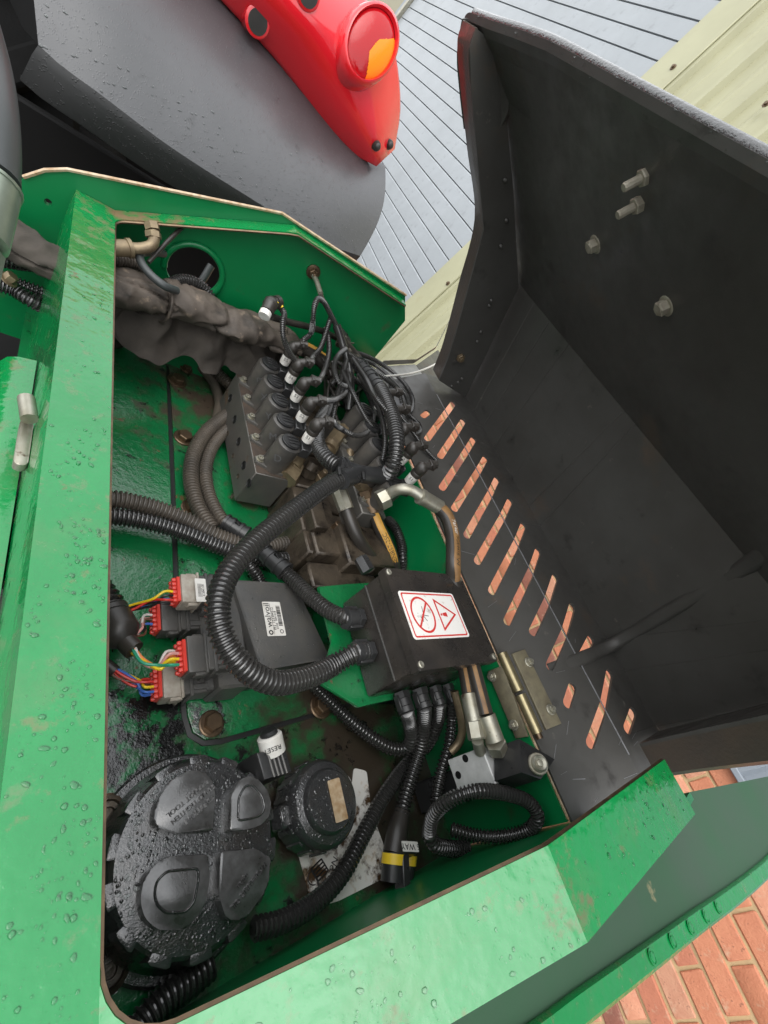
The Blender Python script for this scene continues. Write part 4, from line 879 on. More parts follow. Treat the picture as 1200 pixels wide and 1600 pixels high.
b = MB(); b.prism(FR(mz(314, 922, 0.0715), (0, 0, 1), (0, 1, 0)), rrect(0.028, 0.012, 0.001), 0.0004); bl_ = mk('barcode_label', b, M_WHT, P1)
put_text('|||l||||l|||', 0.0052, FR(mz(312, 922, 0.0721), (0, 0, 1), (0, 1, 0)), M_INK, bl_); put_text('6 204 118', 0.0034, FR(mz(318, 922, 0.0721), (0, 0, 1), (0, 1, 0)), M_INK, bl_)
hs_ = thing('harness_boot', 'black heat shrink boot of a wiring harness emerging from under the rim', 'harness', mz(185, 985, 0.03))
b = MB(); b.tube(smooth(Z([(168, 955, .03), (185, 985, .034), (197, 1003, .037), (210, 1016, .04)])), lambda t: 0.0185 if t < .62 else 0.0185 - 0.009 * min(1, (t - .62) / .12), 16); mk('boot', b, M_RUB, hs_)
b = MB(); b.corr(Z([(130, 905, .025), (150, 930, .028), (168, 955, .03), (176, 970, .032)]), 0.0190, 0.006, 0.003, 16); mk('corrugated_tube', b, M_COND, hs_, 30)
smoothtube('cable', 'black cable with a split end feeding the lowest cream plug', 'cable', [(120, 1005, .02), (145, 1022, .02), (162, 1036, .02), (180, 1050, .021)], 0.0058, M_RUB)

# ------------------------------------------------------------------ valve blocks with solenoids
ZT = 0.0875
VB = thing('valve_block', 'dusty grey hydraulic valve block carrying a row of five black solenoids', 'valve block', (0.31, 0.52, 0.0))
p0, p1_ = mz(401, 739, ZT), mz(368, 583, ZT); XL = (p0.x + p1_.x) / 2; XR = mz(457, 755, ZT).x; YN, YF = p0.y, p1_.y
b = MB(); b.box(T((XL + XR) / 2, (YN + YF) / 2, (0.02 + ZT) / 2), XR - XL, YF - YN, ZT - 0.02, 0.0012)
vb_ = mk('block', b, M_VALVE, VB)
b = MB(); b.box(T((XL + XR) / 2, (YN + YF) / 2, ZT + 0.0004), XR - XL - 0.002, YF - YN - 0.002, 0.0006); mk('top_face', b, M_VTOP, VB)
hm_ = MB('l'); hm_.lathe(FR((0, 0, 0), (-1, 0, 0)), [(0.0052, -0.0005), (0.0052, 0.0006), (0.0042, 0.0007), (0.0040, 0.0002)], 14); hme = mesh_of('port_plug', hm_, M_INK); hme2 = mesh_of('port_screw', hm_, M_GRIME)
for px, py in ((360, 622), (367, 655), (373, 690), (381, 727), (389, 755)): inst('port_plug', hme, FR(mx(px, py, XL)) @ Matrix.Scale(1.3, 4), VB)
for px, py in ((354, 612), (356, 677), (364, 712), (372, 744), (363, 775)): inst('port_screw', hme2, FR(mx(px, py, XL)) @ Matrix.Scale(0.8, 4), VB)
# one solenoid, built round its own base at (0,0,0)
def solenoid_mesh(dusty):
    co = MB('l'); co.lathe(ID, [(0.0185, 0), (0.0185, 0.046), (0.0178, 0.050), (0.0150, 0.052)], 28)
    fl = MB('l'); fl.prism(ID, [(-0.030, -0.005), (-0.024, -0.008), (0.0, -0.018), (0.012, -0.0185), (0.012, 0.0185), (0.0, 0.018), (-0.024, 0.008), (-0.030, 0.005)], 0.0055, 0.0008)
    cp = MB('l'); cp.lathe(T(0, 0, 0.052), [(0.0142, 0), (0.0142, 0.003), (0.0128, 0.0036), (0.0128, 0.0046), (0.0100, 0.0050)], 24)
    for dy in (-0.006, 0.0, 0.006): cp.box(T(0.002, dy, 0.0575), 0.018, 0.0012, 0.0022, 0.0003)
    st = MB('l'); st.box(T(0.022, 0, 0.050), 0.014, 0.022, 0.016, 0.001); st.box(T(0.028, 0, 0.053), 0.003, 0.024, 0.020, 0.0008)
    return co, fl, cp, st
co, fl, cp, st = solenoid_mesh(0)
SM = dict(coil=mesh_of('coil', co, M_COIL), flange=mesh_of('flange', fl, M_VALVE), cap=mesh_of('coil_cap', cp, M_BLK), stem=mesh_of('plug_socket', st, M_BLK))
hsn = MB('l'); hsn.lathe(ID, [(0.0062, 0), (0.0062, 0.0012), (0.0045, 0.0014), (0.0045, 0.0050), (0.0025, 0.0050), (0.0020, 0.003)], 12); hsme = mesh_of('cap_screw', hsn, M_ZINC)
caps1 = [(419, 565), (429, 596), (439, 626), (446, 657), (456, 689)]
YS = [mz(px, py, 0.143).y for px, py in caps1]; XS = 0.313
dY = (YS[0] - YS[4]) / 4; YS = [YS[4] + dY * (4 - i) for i in range(5)]
PEN = ['m', 'X', 'Y', 'M', 'D']
# plug tops: measured on the nearest solenoid, repeated along the row
lab0 = my(485, 679, YS[4]); bal0 = my(498, 660, YS[4]); arm0 = my(517, 659, YS[4])
def elbow_plug(parent_label, off, group, k):
    a, c_, d = lab0 + off, bal0 + off, arm0 + off
    P = thing('solenoid_plug', parent_label, 'connector', a, group)
    ax_ = (c_ - a).normalized()
    b = MB(); b.lathe(FR(a - ax_ * 0.006, ax_), [(0.0078, -0.006), (0.0082, 0), (0.0082, 0.010), (0.0076, 0.011)], 18); mk('label_ring', b, M_WHT, P)
    b = MB(); b.lathe(FR(a + ax_ * 0.004, ax_), [(0.0092, 0), (0.0092, 0.006), (0.0086, 0.007), (0.0092, 0.008), (0.0098, 0.014), (0.0088, 0.020), (0.0055, 0.0245), (0.001, 0.026)], 20)
    dd = (d - c_).normalized(); b.tube([c_, c_ + dd * 0.021], 0.0062, 14); b.tube([c_ + dd * 0.012, c_ + dd * 0.015], 0.0075, 14); b.box(FR(c_ + dd * 0.013, (0, 0, 1), dd), 0.014, 0.012, 0.012, 0.001)
    mk('boot', b, M_RUB, P)
    n = (CAMM - a).normalized(); n = (n - ax_ * n.dot(ax_)).normalized()
    put_text(('S5', 'S4', 'S3', 'S2', 'S1')[k], 0.0075, FR(a - ax_ * 0.001 + n * 0.0086, n, Vector((0, -1, 0.0)).cross(n).cross(n) * -1 if False else ax_.cross(n)), M_PENC, P)
    return c_ + dd * 0.020, dd
arm_ends = []
names5 = ['farthest', 'second farthest', 'middle', 'second nearest', 'nearest']
for i in range(5):
    dst = T(XS, YS[i], ZT)
    s_ = inst('flange', SM['flange'], dst, VB)
    c_ = inst('coil', SM['coil'], dst, VB); inst('coil_cap', SM['cap'], T(-ROOT[VB.name].x * 0, 0, 0) @ dst, VB); inst('plug_socket', SM['stem'], dst @ Matrix.Rotation(math.radians(-8), 4, 'Z'), VB)
    inst('cap_screw', hsme, dst @ T(-0.0235, 0, 0.0055), VB)
    nrm = (CAMM - Vector((XS, YS[i], 0.115))); nrm.z = 0; nrm.normalize(); 
    put_text(PEN[i], 0.016, FR(Vector((XS, YS[i], 0.117)) + nrm * 0.0187, nrm, Vector((0, 0, 1)).cross(nrm)) @ Matrix.Rotation(0.5, 4, 'Z'), M_PENC, VB, 'pen_mark')
    arm_ends.append(elbow_plug('black elbow plug with white ring on the %s solenoid of the left valve block' % names5[i], Vector((0, YS[i] - YS[4], 0)), 'elbow plugs on the left valve block', i))
# manifold and right hand bank
MF = thing('manifold', 'grimy brown hydraulic manifold between the two rows of solenoids', 'manifold', (0.41, 0.46, 0.0))
for k in range(9):
    b = MB(); b.box(T(0.405 + (k % 2) * .003, 0.31 + .040 * k, 0.045), 0.125, 0.0375, 0.080 - .006 * (k % 3 == 1), 0.0025); mk('section', b, M_GRIME, MF)
rm_ = random.Random(2)
for k in range(9):
    b = MB(); q = Vector((.352 + .05 * rm_.random(), .30 + .034 * k, .084)); b.hexp(FR(q, (rm_.uniform(-.2, .2), rm_.uniform(-.2, .2), 1)), rm_.uniform(.007, .012), rm_.uniform(.008, .016)); b.lathe(FR(q), [(.005, .008), (.005, .020), (.004, .021)], 10); mk('port_plug', b, rm_.choice((M_TANF, M_GRIME, M_BRONZE)), MF, 25)
b = MB(); b.box(T(0.375, 0.335, 0.078), 0.05, 0.10, 0.03, 0.003); b.box(T(0.360, 0.345, 0.098), 0.024, 0.05, 0.016, 0.002); mk('port_body', b, M_GRIME, MF)
b = MB(); b.box(T(0.435, 0.30, 0.07), 0.09, 0.07, 0.075, 0.003); b.box(T(0.40, 0.26, 0.05), 0.12, 0.04, 0.06, 0.003); mk('end_cover', b, M_GRIME, MF)
XB, ZB = 0.452, 0.13
lab2 = [(653, 742), (638, 711), (625, 683)]
yb = [mx(px, py, XB + 0.022).y for px, py in lab2]; dyb = (yb[2] - yb[0]) / 2
YB2 = [yb[0] + dyb * k for k in range(5)]
VB2 = thing('valve_block', 'second valve block with black solenoids beside the hinge side wall', 'valve block', (XB, YB2[2], 0.0))
b = MB(); b.box(T(XB - 0.005, YB2[2], 0.105), 0.05, dyb * 4 + 0.045, 0.05, 0.0015); mk('block', b, M_VALVE, VB2)
ends2 = []
o2 = Vector((XB + 0.021, YB2[0], ZB + 0.060)); 
for i in range(5):
    dst = T(XB, YB2[i], ZB)
    for n_, k_ in (('flange', 'flange'), ('coil', 'coil'), ('coil_cap', 'cap'), ('plug_socket', 'stem')): inst(n_, SM[k_], dst, VB2)
    inst('cap_screw', hsme, dst @ T(-0.0235, 0, 0.004), VB2)
    off = Vector((XB - XS, YB2[i] - YS[4], ZB - ZT))
    ends2.append(elbow_plug('black elbow plug on the %s solenoid of the right valve block' % names5[4 - i], off, 'elbow plugs on the right valve block', 4 - i))

# ------------------------------------------------------------------ thin plug cables
def thin(label, pts, R=0.0046, start=None, group='thin conduits from the solenoid plugs'):
    p = ([start] if start is not None else []) + Z(pts)
    b = MB(); b.corr(p, R, 0.0030, 0.0011, 10); return tag(mk('thin_conduit', b, M_COND, ang=30), label, 'conduit', group)
e = [a[0] for a in arm_ends]
thin('thin conduit rising straight from the farthest solenoid plug to the loose plug', [(464, 567, .185), (452, 550, .195), (443, 527, .21), (442, 505, .222), (444, 490, .228), (437, 479, .228)])
thin('thin conduit arching high over the green wall from the farthest plug', [(474, 533, .20), (485, 522, .21), (489, 500, .235), (491, 480, .25), (497, 467, .258), (506, 472, .255), (516, 490, .243), (524, 506, .232), (532, 524, .22)], start=e[0])
thin('thin conduit from the second farthest plug leaning up to the right', [(489, 558, .19), (500, 545, .20), (508, 524, .215), (514, 505, .23), (517, 496, .236)], start=e[1])
thin('thin conduit from the middle plug curving up into the spine', [(503, 588, .185), (510, 570, .19), (514, 548, .20), (513, 528, .21), (508, 512, .215)], start=e[2])
thin('thin conduit making a round loop from the second nearest plug', [(525, 624, .185), (540, 613, .188), (546, 592, .19), (540, 575, .19), (527, 566, .185), (518, 566, .18)], start=e[3])
thin('thin conduit drooping in a wide curve from the nearest plug', [(533, 670, .175), (552, 680, .175), (571, 677, .178), (583, 658, .182), (580, 628, .185), (568, 605, .188), (552, 590, .19)], start=e[4])
f2 = [a[0] for a in ends2]
thin('thin conduit along the outside of the spine down to the nearest right plug', [(560, 575, .2), (590, 590, .2), (607, 612, .2), (618, 638, .2), (640, 668, .2), (665, 702, .2), (682, 720, .2)], 0.0044)
thin('outer thin conduit bowing right towards the bracket plate', [(548, 548, .2), (580, 560, .202), (612, 580, .204), (634, 602, .204), (644, 622, .202), (642, 640, .2), (634, 646, .2)], 0.0048)
thin('second thin conduit bowing right just inside the outer one', [(552, 558, .2), (585, 570, .202), (612, 592, .204), (632, 614, .203), (640, 634, .2)], 0.0044)
thin('short thin conduit hooking round the third right plug', [(600, 620, .2), (618, 636, .2), (636, 646, .2), (652, 660, .2), (656, 672, .2), (648, 680, .198)], 0.0046)
thin('thin conduit hanging down beside the thick one', [(610, 600, .2), (614, 640, .2), (617, 668, .198), (612, 690, .195)], 0.0042)
thin('small curled thin conduit in the middle of the bundle', [(518, 602, .16), (524, 595, .165), (534, 593, .165), (542, 597, .16)], 0.0046)
for lab, pts in (('thin conduit crossing the tangle from the spine to the second right plug', [(552, 560, .215), (572, 590, .225), (590, 625, .235), (612, 650, .232), (634, 668, .222)]),
                 ('thin conduit crossing the tangle from the spine to the third right plug', [(545, 552, .215), (572, 570, .225), (600, 590, .23), (622, 610, .225), (628, 630, .215)]),
                 ('thin conduit sagging low between the two rows of solenoids', [(535, 580, .20), (552, 615, .20), (570, 650, .19), (588, 678, .18), (590, 700, .165)]),
                 ('thin conduit looping back over the middle plug', [(540, 545, .215), (528, 556, .212), (522, 575, .205), (530, 598, .2), (548, 606, .195)]),
                 ('thin conduit dropping from the spine behind the nearest plug', [(542, 562, .205), (534, 590, .195), (526, 625, .18), (520, 655, .165)]),
                 ('thin conduit lying along the left of the thick upright conduit', [(560, 585, .21), (580, 615, .215), (596, 650, .215), (602, 690, .205), (598, 720, .19)])):
    thin(lab, pts, 0.0044)
# spine of taped conduits and sleeves in the bundle
SP = thing('cable_spine', 'taped spine where the thin conduits join beside the far green wall', 'harness', mz(545, 545, 0.19))
b = MB(); b.tube(smooth(Z([(526, 508, .232), (536, 540, .212), (545, 570, .196), (548, 600, .18), (545, 640, .15)])), 0.0075, 12); mk('taped_core', b, M_COND, SP)
b = MB(); b.tube(smooth(Z([(535, 532, .216), (552, 552, .206), (570, 575, .2), (590, 603, .199)])), 0.0085, 12); mk('taped_core', b, M_RUB, SP)
joint(SP, mz(560, 568, .214), mz(576, 586, .220), 0.0112); joint(SP, mz(576, 586, .220), mz(592, 606, .226), 0.0115)
for a_, c_ in (((531, 521), (540, 533)), ((540, 545), (547, 560)), ((556, 560), (566, 572))): joint(SP, mz(*a_, .2 + max(0, 545 - a_[1]) * .0008), mz(*c_, .2 + max(0, 545 - c_[1]) * .0008), 0.0085)
for px, py in ((540, 556), (533, 535), (552, 566)):
    q = mz(px, py, .2 + max(0, 545 - py) * .0008); d = Vector((0.35, -0.9, -0.1)); b = MB(); b.tube([q - d.normalized() * 0.002, q + d.normalized() * 0.002], 0.0112, 14); b.box(FR(q + Vector((0, 0, 0.012)), d), 0.005, 0.006, 0.008, 0.0005); b.tube([q + Vector((0.01, 0, 0.006)), q + Vector((0.022, 0.0, 0.010))], 0.0012, 5); mk('cable_tie', b, M_CONDD, SP)
rs = random.Random(11)
for k in range(26):
    px, py = rs.uniform(505, 572), rs.uniform(540, 640); z_ = rs.uniform(.12, .175)
    smoothtube('loose_wire', 'loose dark wire in the tangle between the two valve blocks', 'wire', [(px, py, z_), (px + rs.uniform(5, 20), py + rs.uniform(5, 25), z_ - .005), (px + rs.uniform(-5, 25), py + rs.uniform(30, 50), z_ - .02), (px + rs.uniform(0, 40), py + rs.uniform(50, 80), z_ - .035)], rs.uniform(.0022, .0042), M_RUB, 'loose wires in the tangle')
smoothtube('earth_cable', 'thin cable hanging from the bolted eyelet on the far green wall', 'cable', [(500, 458, .262), (507, 474, .252), (518, 494, .238), (528, 515, .225)], 0.0036, M_CONDD)
b = MB(); b.tube([my(490, 430, .70), my(495, 440, .69), mz(501, 459, .261)], 0.0042, 10); tag(mk('cable_lug', b, M_ZINC), 'silver crimp lug of the earth cable on the far wall', 'lug')
LPg = thing('loose_plug', 'loose black elbow plug with yellow wire lying on the fabric sleeve', 'connector', mz(423, 477, .228))
q = mz(422, 478, .228); b = MB(); b.lathe(FR(mz(417, 487, .224), (mz(425, 470, .235) - mz(417, 487, .224))), [(0.0095, 0), (0.0095, 0.008), (0.0105, 0.010), (0.0100, 0.018), (0.006, 0.023), (0.001, 0.025)], 18); b.tube([q, mz(434, 472, .233)], 0.0085, 14); b.tube([mz(430, 473, .232), mz(435, 472, .233)], 0.0095, 14); mk('boot', b, M_RUB, LPg)
b = MB(); b.lathe(FR(mz(414, 491, .222), (mz(425, 470, .235) - mz(417, 487, .224))), [(0.0085, -0.004), (0.0085, 0.004)], 16); mk('label_ring', b, M_WHT, LPg)
b = MB(); b.tube(Z([(432, 473, .236), (437, 474, .235), (441, 480, .233)]), 0.0022, 8); mk('wire', b, WIRE['yellow'], LPg)
smoothtube('rubber_cable', 'black cable running right from the loose plug to the spine', 'cable', [(425, 495, .212), (450, 503, .21), (480, 510, .208), (505, 518, .205), (530, 530, .20)], 0.0052, M_RUB)
HY = thing('printed_hose', 'black hose with orange printed band behind the far solenoid plugs', 'hose', mz(490, 555, .165))
hp_ = Z([(440, 535, .155), (470, 545, .158), (500, 562, .158), (525, 590, .15)]); b = MB(); b.tube(smooth(hp_), 0.0125, 14); mk('tube', b, M_RUB, HY)
st_ = Z([(476, 541, .162), (492, 550, .162), (507, 561, .160)]); upv = (CAMM - st_[1]).normalized()
stripe('printed_band', st_, 0.0127, upv, 0.75, M_ORY, HY); text_path('SAE 100 R2', 0.0095, st_, 0.0130, M_INK, HY, 0.002, upv)

# ------------------------------------------------------------------ fittings and hoses round the manifold
def fitting(label, parts, m, cat='fitting', group=None, hexs=()):
    P = thing('hydraulic_fitting', label, cat, parts[0][0], group)
    for a, c, r, kind in parts:
        b = MB(); d = (c - a)
        if kind == 'hex': b.hexp(FR(a, d), r, d.length, 0, 0.08)
        else: b.tube(smooth([a, c]), r, 16)
        mk('nut' if kind == 'hex' else 'ferrule', b, m, P, 30)
    return P
fitting('tan hose ferrule leaning up beside the nearest solenoid plug', [(mz(506, 710, .125), mz(514, 700, .13), .008, 'r'), (mz(513, 701, .13), mz(536, 670, .14), .0125, 'hex'), (mz(513, 702, .129), mz(517, 696, .131), .0135, 'r')], M_TANF)
fitting('brown hex fitting in the corner below the nearest solenoid', [(mz(452, 742, .085), mz(462, 722, .1), .0165, 'hex'), (mz(458, 728, .1), mz(468, 712, .11), .0115, 'r'), (mz(446, 750, .085), mz(454, 738, .09), .0185, 'hex')], M_TANF)
fitting('second brown hex fitting half under the thick conduit', [(mz(480, 742, .085), mz(487, 730, .1), .0145, 'hex'), (mz(484, 735, .1), mz(490, 724, .11), .010, 'r')], M_GRIME)
fitting('dark square fitting behind the drooping thin conduit', [(mz(536, 702, .1), mz(545, 686, .12), .0155, 'hex')], M_VALVE)
E1 = thing('elbow_fitting', 'small tan elbow fitting above the tee joint', 'fitting', mz(553, 705, .12))
b = MB(); b.tube(smooth(Z([(547, 722, .12), (546, 708, .128), (552, 698, .133), (562, 697, .133), (570, 702, .13)])), 0.0078, 14); mk('bend', b, M_TANF, E1)
b = MB(); b.hexp(FR(mz(562, 697, .133), mz(578, 704, .13) - mz(562, 697, .133)), .0125, .018); mk('nut', b, M_TANF, E1, 25); b = MB(); b.lathe(FR(mz(556, 697, .137), (CAMM - mz(556, 697, .137))), [(.006, 0), (.006, .004), (.003, .005)], 12); mk('plug', b, M_TANF, E1)
fitting('long tan nipple pointing down towards the tee', [(mz(577, 672, .13), mz(588, 694, .13), .0062, 'r'), (mz(586, 690, .13), mz(594, 706, .128), .0052, 'r'), (mz(588, 694, .13), mz(590, 698, .13), .0075, 'r'), (mz(570, 660, .13), mz(578, 673, .13), .0105, 'hex')], M_TANF)
fitting('tan hex body under the right end of the tee', [(mz(556, 768, .125), mz(580, 752, .135), .0165, 'hex'), (mz(577, 754, .135), mz(592, 746, .14), .012, 'r')], M_TANF)
fitting('rusty brown swivel nut feeding the orange printed hose', [(mz(572, 766, .14), mz(576, 778, .135), .0155, 'hex'), (mz(575, 776, .135), mz(583, 800, .125), .0145, 'r'), (mz(583, 800, .125), mz(585, 806, .122), .008, 'r')], M_BRONZE)
for i, (px, py) in enumerate(((512, 812), (562, 812))):
    q = mz(px, py, .07); b = MB(); b.hexp(FR(q, (0.1, -1, 0.25)), .0105, .016); b.lathe(FR(q, (0.1, -1, 0.25)), [(.0055, .015), (.0055, .021), (.004, .022)], 12); tag(mk('end_nut', b, M_GRIME), ('grimy end nut on the manifold left of the silver ferrule', 'grimy end nut on the manifold right of the silver ferrule')[i], 'nut')
EH = thing('elbow_hose', 'hydraulic hose on a silver bent elbow with tan printed stripe', 'hose', mz(690, 800, .15))
b = MB(); q = mz(592, 783, .17); b.hexp(FR(q, mz(606, 776, .18) - q), .0150, .015); mk('nut', b, M_ZINC, EH, 25)
b = MB(); b.tube(smooth(Z([(601, 779, .175), (612, 769, .19), (628, 764, .205), (645, 767, .212), (660, 777, .214)])), .0080, 16); mk('bend', b, M_ZINC, EH)
fa, fb = mz(656, 775, .214), mz(687, 793, .214); b = MB(); b.tube([fa, fa.lerp(fb, .15)], .0118, 18); b.tube([fa.lerp(fb, .15), fb], .0110, 18); mk('ferrule', b, M_ZINC, EH)
hpth = [fb] + Z([(697, 806, .213), (705, 828, .21), (708, 855, .206), (708, 880, .200), (708, 905, .185), (716, 960, .165), (724, 1040, .15)])
hpth = [fb.lerp(fa, .1)] + hpth[1:]
b = MB(); b.tube(smooth(hpth), .0102, 16); mk('tube', b, M_RUB, EH)
upv = (mz(800, 700, .4) - mz(711, 850, .16)).normalized()
upv = Vector((-0.20, -0.30, 0.75))
stripe('printed_stripe', hpth[:6], .0104, upv, .55, M_TAN, EH)
tp = hpth[:6]; text_path('Parker', 0.0095, tp, .0107, M_WHT, EH, 0.030, upv); text_path('9G4 4418 W', 0.0075, tp, .0107, M_INK, EH, 0.058, upv)
E2 = thing('printed_hose', 'hydraulic hose with bright orange lettered stripe above the junction box', 'hose', mz(600, 845, .1))
hpth = Z([(584, 803, .123), (592, 822, .118), (603, 845, .11), (612, 868, .1), (617, 892, .085), (618, 915, .06)]); b = MB(); b.tube(smooth(hpth), .0102, 14); mk('tube', b, M_RUB, E2)
upv = (CAMM - hpth[2]).normalized() + Vector((0.35, 0, 0)); stripe('printed_stripe', hpth[:5], .0104, upv, .55, M_ORY, E2); rp_ = hpth[:5][::-1]
text_path('1/EN857-2SC', 0.0098, rp_, .0107, M_INK, E2, 0.014, upv)
E3 = thing('ferrule_hose', 'plain black hose with pale silver crimp ferrule below the thick loop', 'hose', mz(545, 800, .1))
b = MB(); b.tube([mz(525, 755, .14), mz(541, 797, .13)], .0118, 8); mk('ferrule', b, M_ZINC, E3, 25)
b = MB(); b.tube(smooth(Z([(540, 794, .13), (548, 815, .125), (560, 842, .115), (578, 868, .1), (598, 892, .08), (612, 915, .06)])), .0098, 14); mk('tube', b, M_RUB, E3)
smoothtube('brown_hose', 'brown tinted hose end half hidden beside the printed hose', 'hose', [(592, 850, .08), (596, 868, .085), (598, 888, .08), (600, 905, .06)], .006, M_TAN)
conduit('black ribbed conduit bending down between the printed hose and hinge wall', [(606, 812, .09), (617, 824, .1), (626, 845, .1), (629, 870, .095), (627, 900, .07)], .0085, M_COND, pitch=.0036)

# ------------------------------------------------------------------ conduits below the box
K = [gz(q, (0, -1, 0), .020) for q in gb]
def fromk(i, pts, R, label, m=None, pitch=.0044):
    b = MB(); b.corr([K[i]] + Z(pts), R, pitch, R * .2, 14); return tag(mk('conduit', b, m or M_COND, ang=30), label, 'conduit', 'conduits from the box bottom glands')
fromk(0, [(640, 1130, .075), (643, 1152, .06), (636, 1168, .045), (615, 1170, .035), (585, 1155, .028), (550, 1128, .022), (512, 1092, .02), (490, 1070, .02)], .0092, 'conduit from the leftmost bottom gland turning back under the controller')
fromk(1, [(662, 1130, .08), (658, 1165, .06), (646, 1205, .045), (634, 1245, .035), (627, 1275, .03)], .0096, 'conduit from the second bottom gland down to the six way plug')
fromk(2, [(684, 1125, .075), (675, 1150, .055), (660, 1172, .03), (632, 1200, .022), (600, 1245, .02), (570, 1300, .02), (535, 1365, .02), (490, 1412, .022), (440, 1440, .025), (395, 1452, .025)], .0094, 'long conduit from the third bottom gland sweeping down left to the filler cap')
fromk(3, [(706, 1125, .09), (702, 1165, .08), (690, 1205, .068), (683, 1240, .06), (682, 1264, .058)], .0082, 'conduit from the rightmost bottom gland down behind the coil')
CO = thing('coiled_conduit', 'spare conduit wound in an oval coil on the dirty floor', 'conduit', mz(755, 1280, .03))
b = MB(); b.corr(Z([(683, 1262, .06), (672, 1285, .06), (670, 1302, .065), (676, 1276, .09), (700, 1252, .12), (740, 1237, .145), (790, 1240, .155), (828, 1255, .16), (840, 1275, .158), (828, 1295, .14), (790, 1306, .115), (745, 1306, .09), (705, 1296, .075)]), .0078, .0042, .0017, 14); mk('corrugated_tube', b, M_COND, CO, 30)
b = MB(); b.corr(Z([(668, 1298, .06), (678, 1318, .055), (705, 1326, .05), (730, 1324, .05)]), .0088, .0042, .0017, 14); mk('corrugated_tube', b, M_COND, CO, 30)
SW = thing('six_way_plug', 'black six way plug with yellow bands and white 6 WAY tag', 'connector', mz(625, 1340, 0.0))
b = MB(); b.tube(smooth([mz(629, 1268, .03), mz(621, 1300, .028), mz(615, 1335, .026)]), lambda t: .0095 + .003 * min(1, t * 2), 16); mk('boot', b, M_RUB, SW)
a_, c_ = mz(616, 1332, .025), mz(613, 1378, .02); b = MB(); b.tube(smooth([a_, c_]), .0130, 18); b.tube(smooth([mz(640, 1335, .022), mz(634, 1380, .018)]), .008, 14); b.box(FR(mz(628, 1358, .03), (0, 0, 1), c_ - a_), .05, .010, .016, .001); mk('body', b, M_BLK, SW)
for t in (0.10, 0.22, 0.34):
    d = (c_ - a_).normalized(); p_ = a_.lerp(c_, t); b = MB(); b.tube([p_ - d * .0017, p_ + d * .0017], .0140, 18); p2 = mz(640, 1335, .022).lerp(mz(634, 1380, .018), t); b.tube([p2 - d * .0015, p2 + d * .0015], .0090, 14); b2_ = b; mk('yellow_band', b, M_YEL, SW)
lb = [mz(px, py, .042) for px, py in ((630, 1314), (654, 1316), (651, 1332), (628, 1330))]; lc = sum(lb, Vector()) / 4
n_ = Vector((0, 0.15, 1)).normalized(); LT = FR(lc, n_, lb[0] - lb[1])
b = MB(); b.prism(LT, rrect((lb[1] - lb[0]).length, (lb[3] - lb[0]).length, .001), .0006); tg_ = mk('tag', b, M_WHT, SW)
put_text('6 WAY', 0.0085, LT @ T(0, 0, .0009), M_INK, tg_)
b = MB(); b.box(FR(lc - n_ * .008, n_, lb[0] - lb[1]), .02, .012, .014, .001); mk('tag_holder', b, M_BLK, SW)
# aluminium block and its two hose ends
AB = thing('aluminium_block', 'bare aluminium port block with two drilled holes', 'valve block', mz(740, 1200, .03))
b = MB(); b.box(T(.472, -.014, .122), .016, .038, .056, .001); mk('block', b, M_ALU, AB, 30)
for px, py in ((727, 1185), (716, 1211)):
    b = MB(); b.lathe(FR(mx(px, py, .4638), (-1, 0, 0)), [(.0042, -.0002), (.0042, .0003), (.0037, .0004)], 14); mk('port', b, M_DARK, AB)
def hose_end(label, pts, col_to, R):
    P = thing('hose_end', label, 'hose', mz(*pts[2])); p = Z(pts)
    b = MB(); b.tube(smooth([p[0], p[1]]), R * .92, 14); mk('tube', b, M_RUB, P); stripe('printed_stripe', [p[0], p[0].lerp(p[1], .5), p[1]], R * .94, (CAMM - p[1]).normalized() + Vector((.25, 0, 0)), .28, M_TAN, P)
    b = MB(); b.tube([p[1], p[2]], R * 1.12, 18); mk('ferrule', b, M_ZINC, P)
    b = MB(); d = p[3] - p[2]; b.hexp(FR(p[2], d), R * 1.25, d.length, 0, .1); mk('nut', b, M_ZINC, P, 25); b = MB(); b.tube([p[3], p[4]], R * .8, 14); mk('stem', b, M_ZINC, P)
hose_end('left of two silver hose ends screwed into the aluminium block', [(722, 1030, .165), (732, 1085, .163), (741, 1128, .160), (746, 1156, .157), (750, 1174, .145)], None, .0084)
hose_end('right of two silver hose ends, with the longer printed stripe', [(736, 1030, .175), (759, 1118, .172), (773, 1158, .168), (778, 1172, .160), (782, 1184, .15)], None, .0098)
smoothtube('bent_pipe', 'thin bent tan pipe beside the bottom glands', 'pipe', [(710, 1080, .13), (720, 1120, .12), (722, 1145, .11), (716, 1162, .10), (704, 1175, .09)], .0052, M_TANF)
BB = thing('black_valve_body', 'black angular valve body with big washer and bolt under the hinge', 'valve', mz(815, 1210, .03))
vq = [mz(px, py, .19) for px, py in ((812, 1154), (868, 1186), (846, 1218), (815, 1207))]
b = MB(); b.prism(T(0, 0, .153), [(p.x, p.y) for p in vq], .037, .0015); mk('body', b, M_BLK, BB, 30)
b = MB(); b.box(T(.506, -.024, .076), .040, .036, .15, .002); mk('lower_body', b, M_BLK, BB, 30)
q = mz(840, 1194, .195); d = (CAMM - q).normalized() + Vector((.5, 0, 0)); b = MB(); b.lathe(FR(q, d), [(.0110, -.012), (.0110, .002), (.0102, .003)], 24); b.lathe(FR(q, d), [(.0085, .003), (.0085, .006), (.007, .0075), (.004, .006), (.003, .0075), (.001, .0078)], 18); mk('bolt', b, M_ZINC, BB, 30)

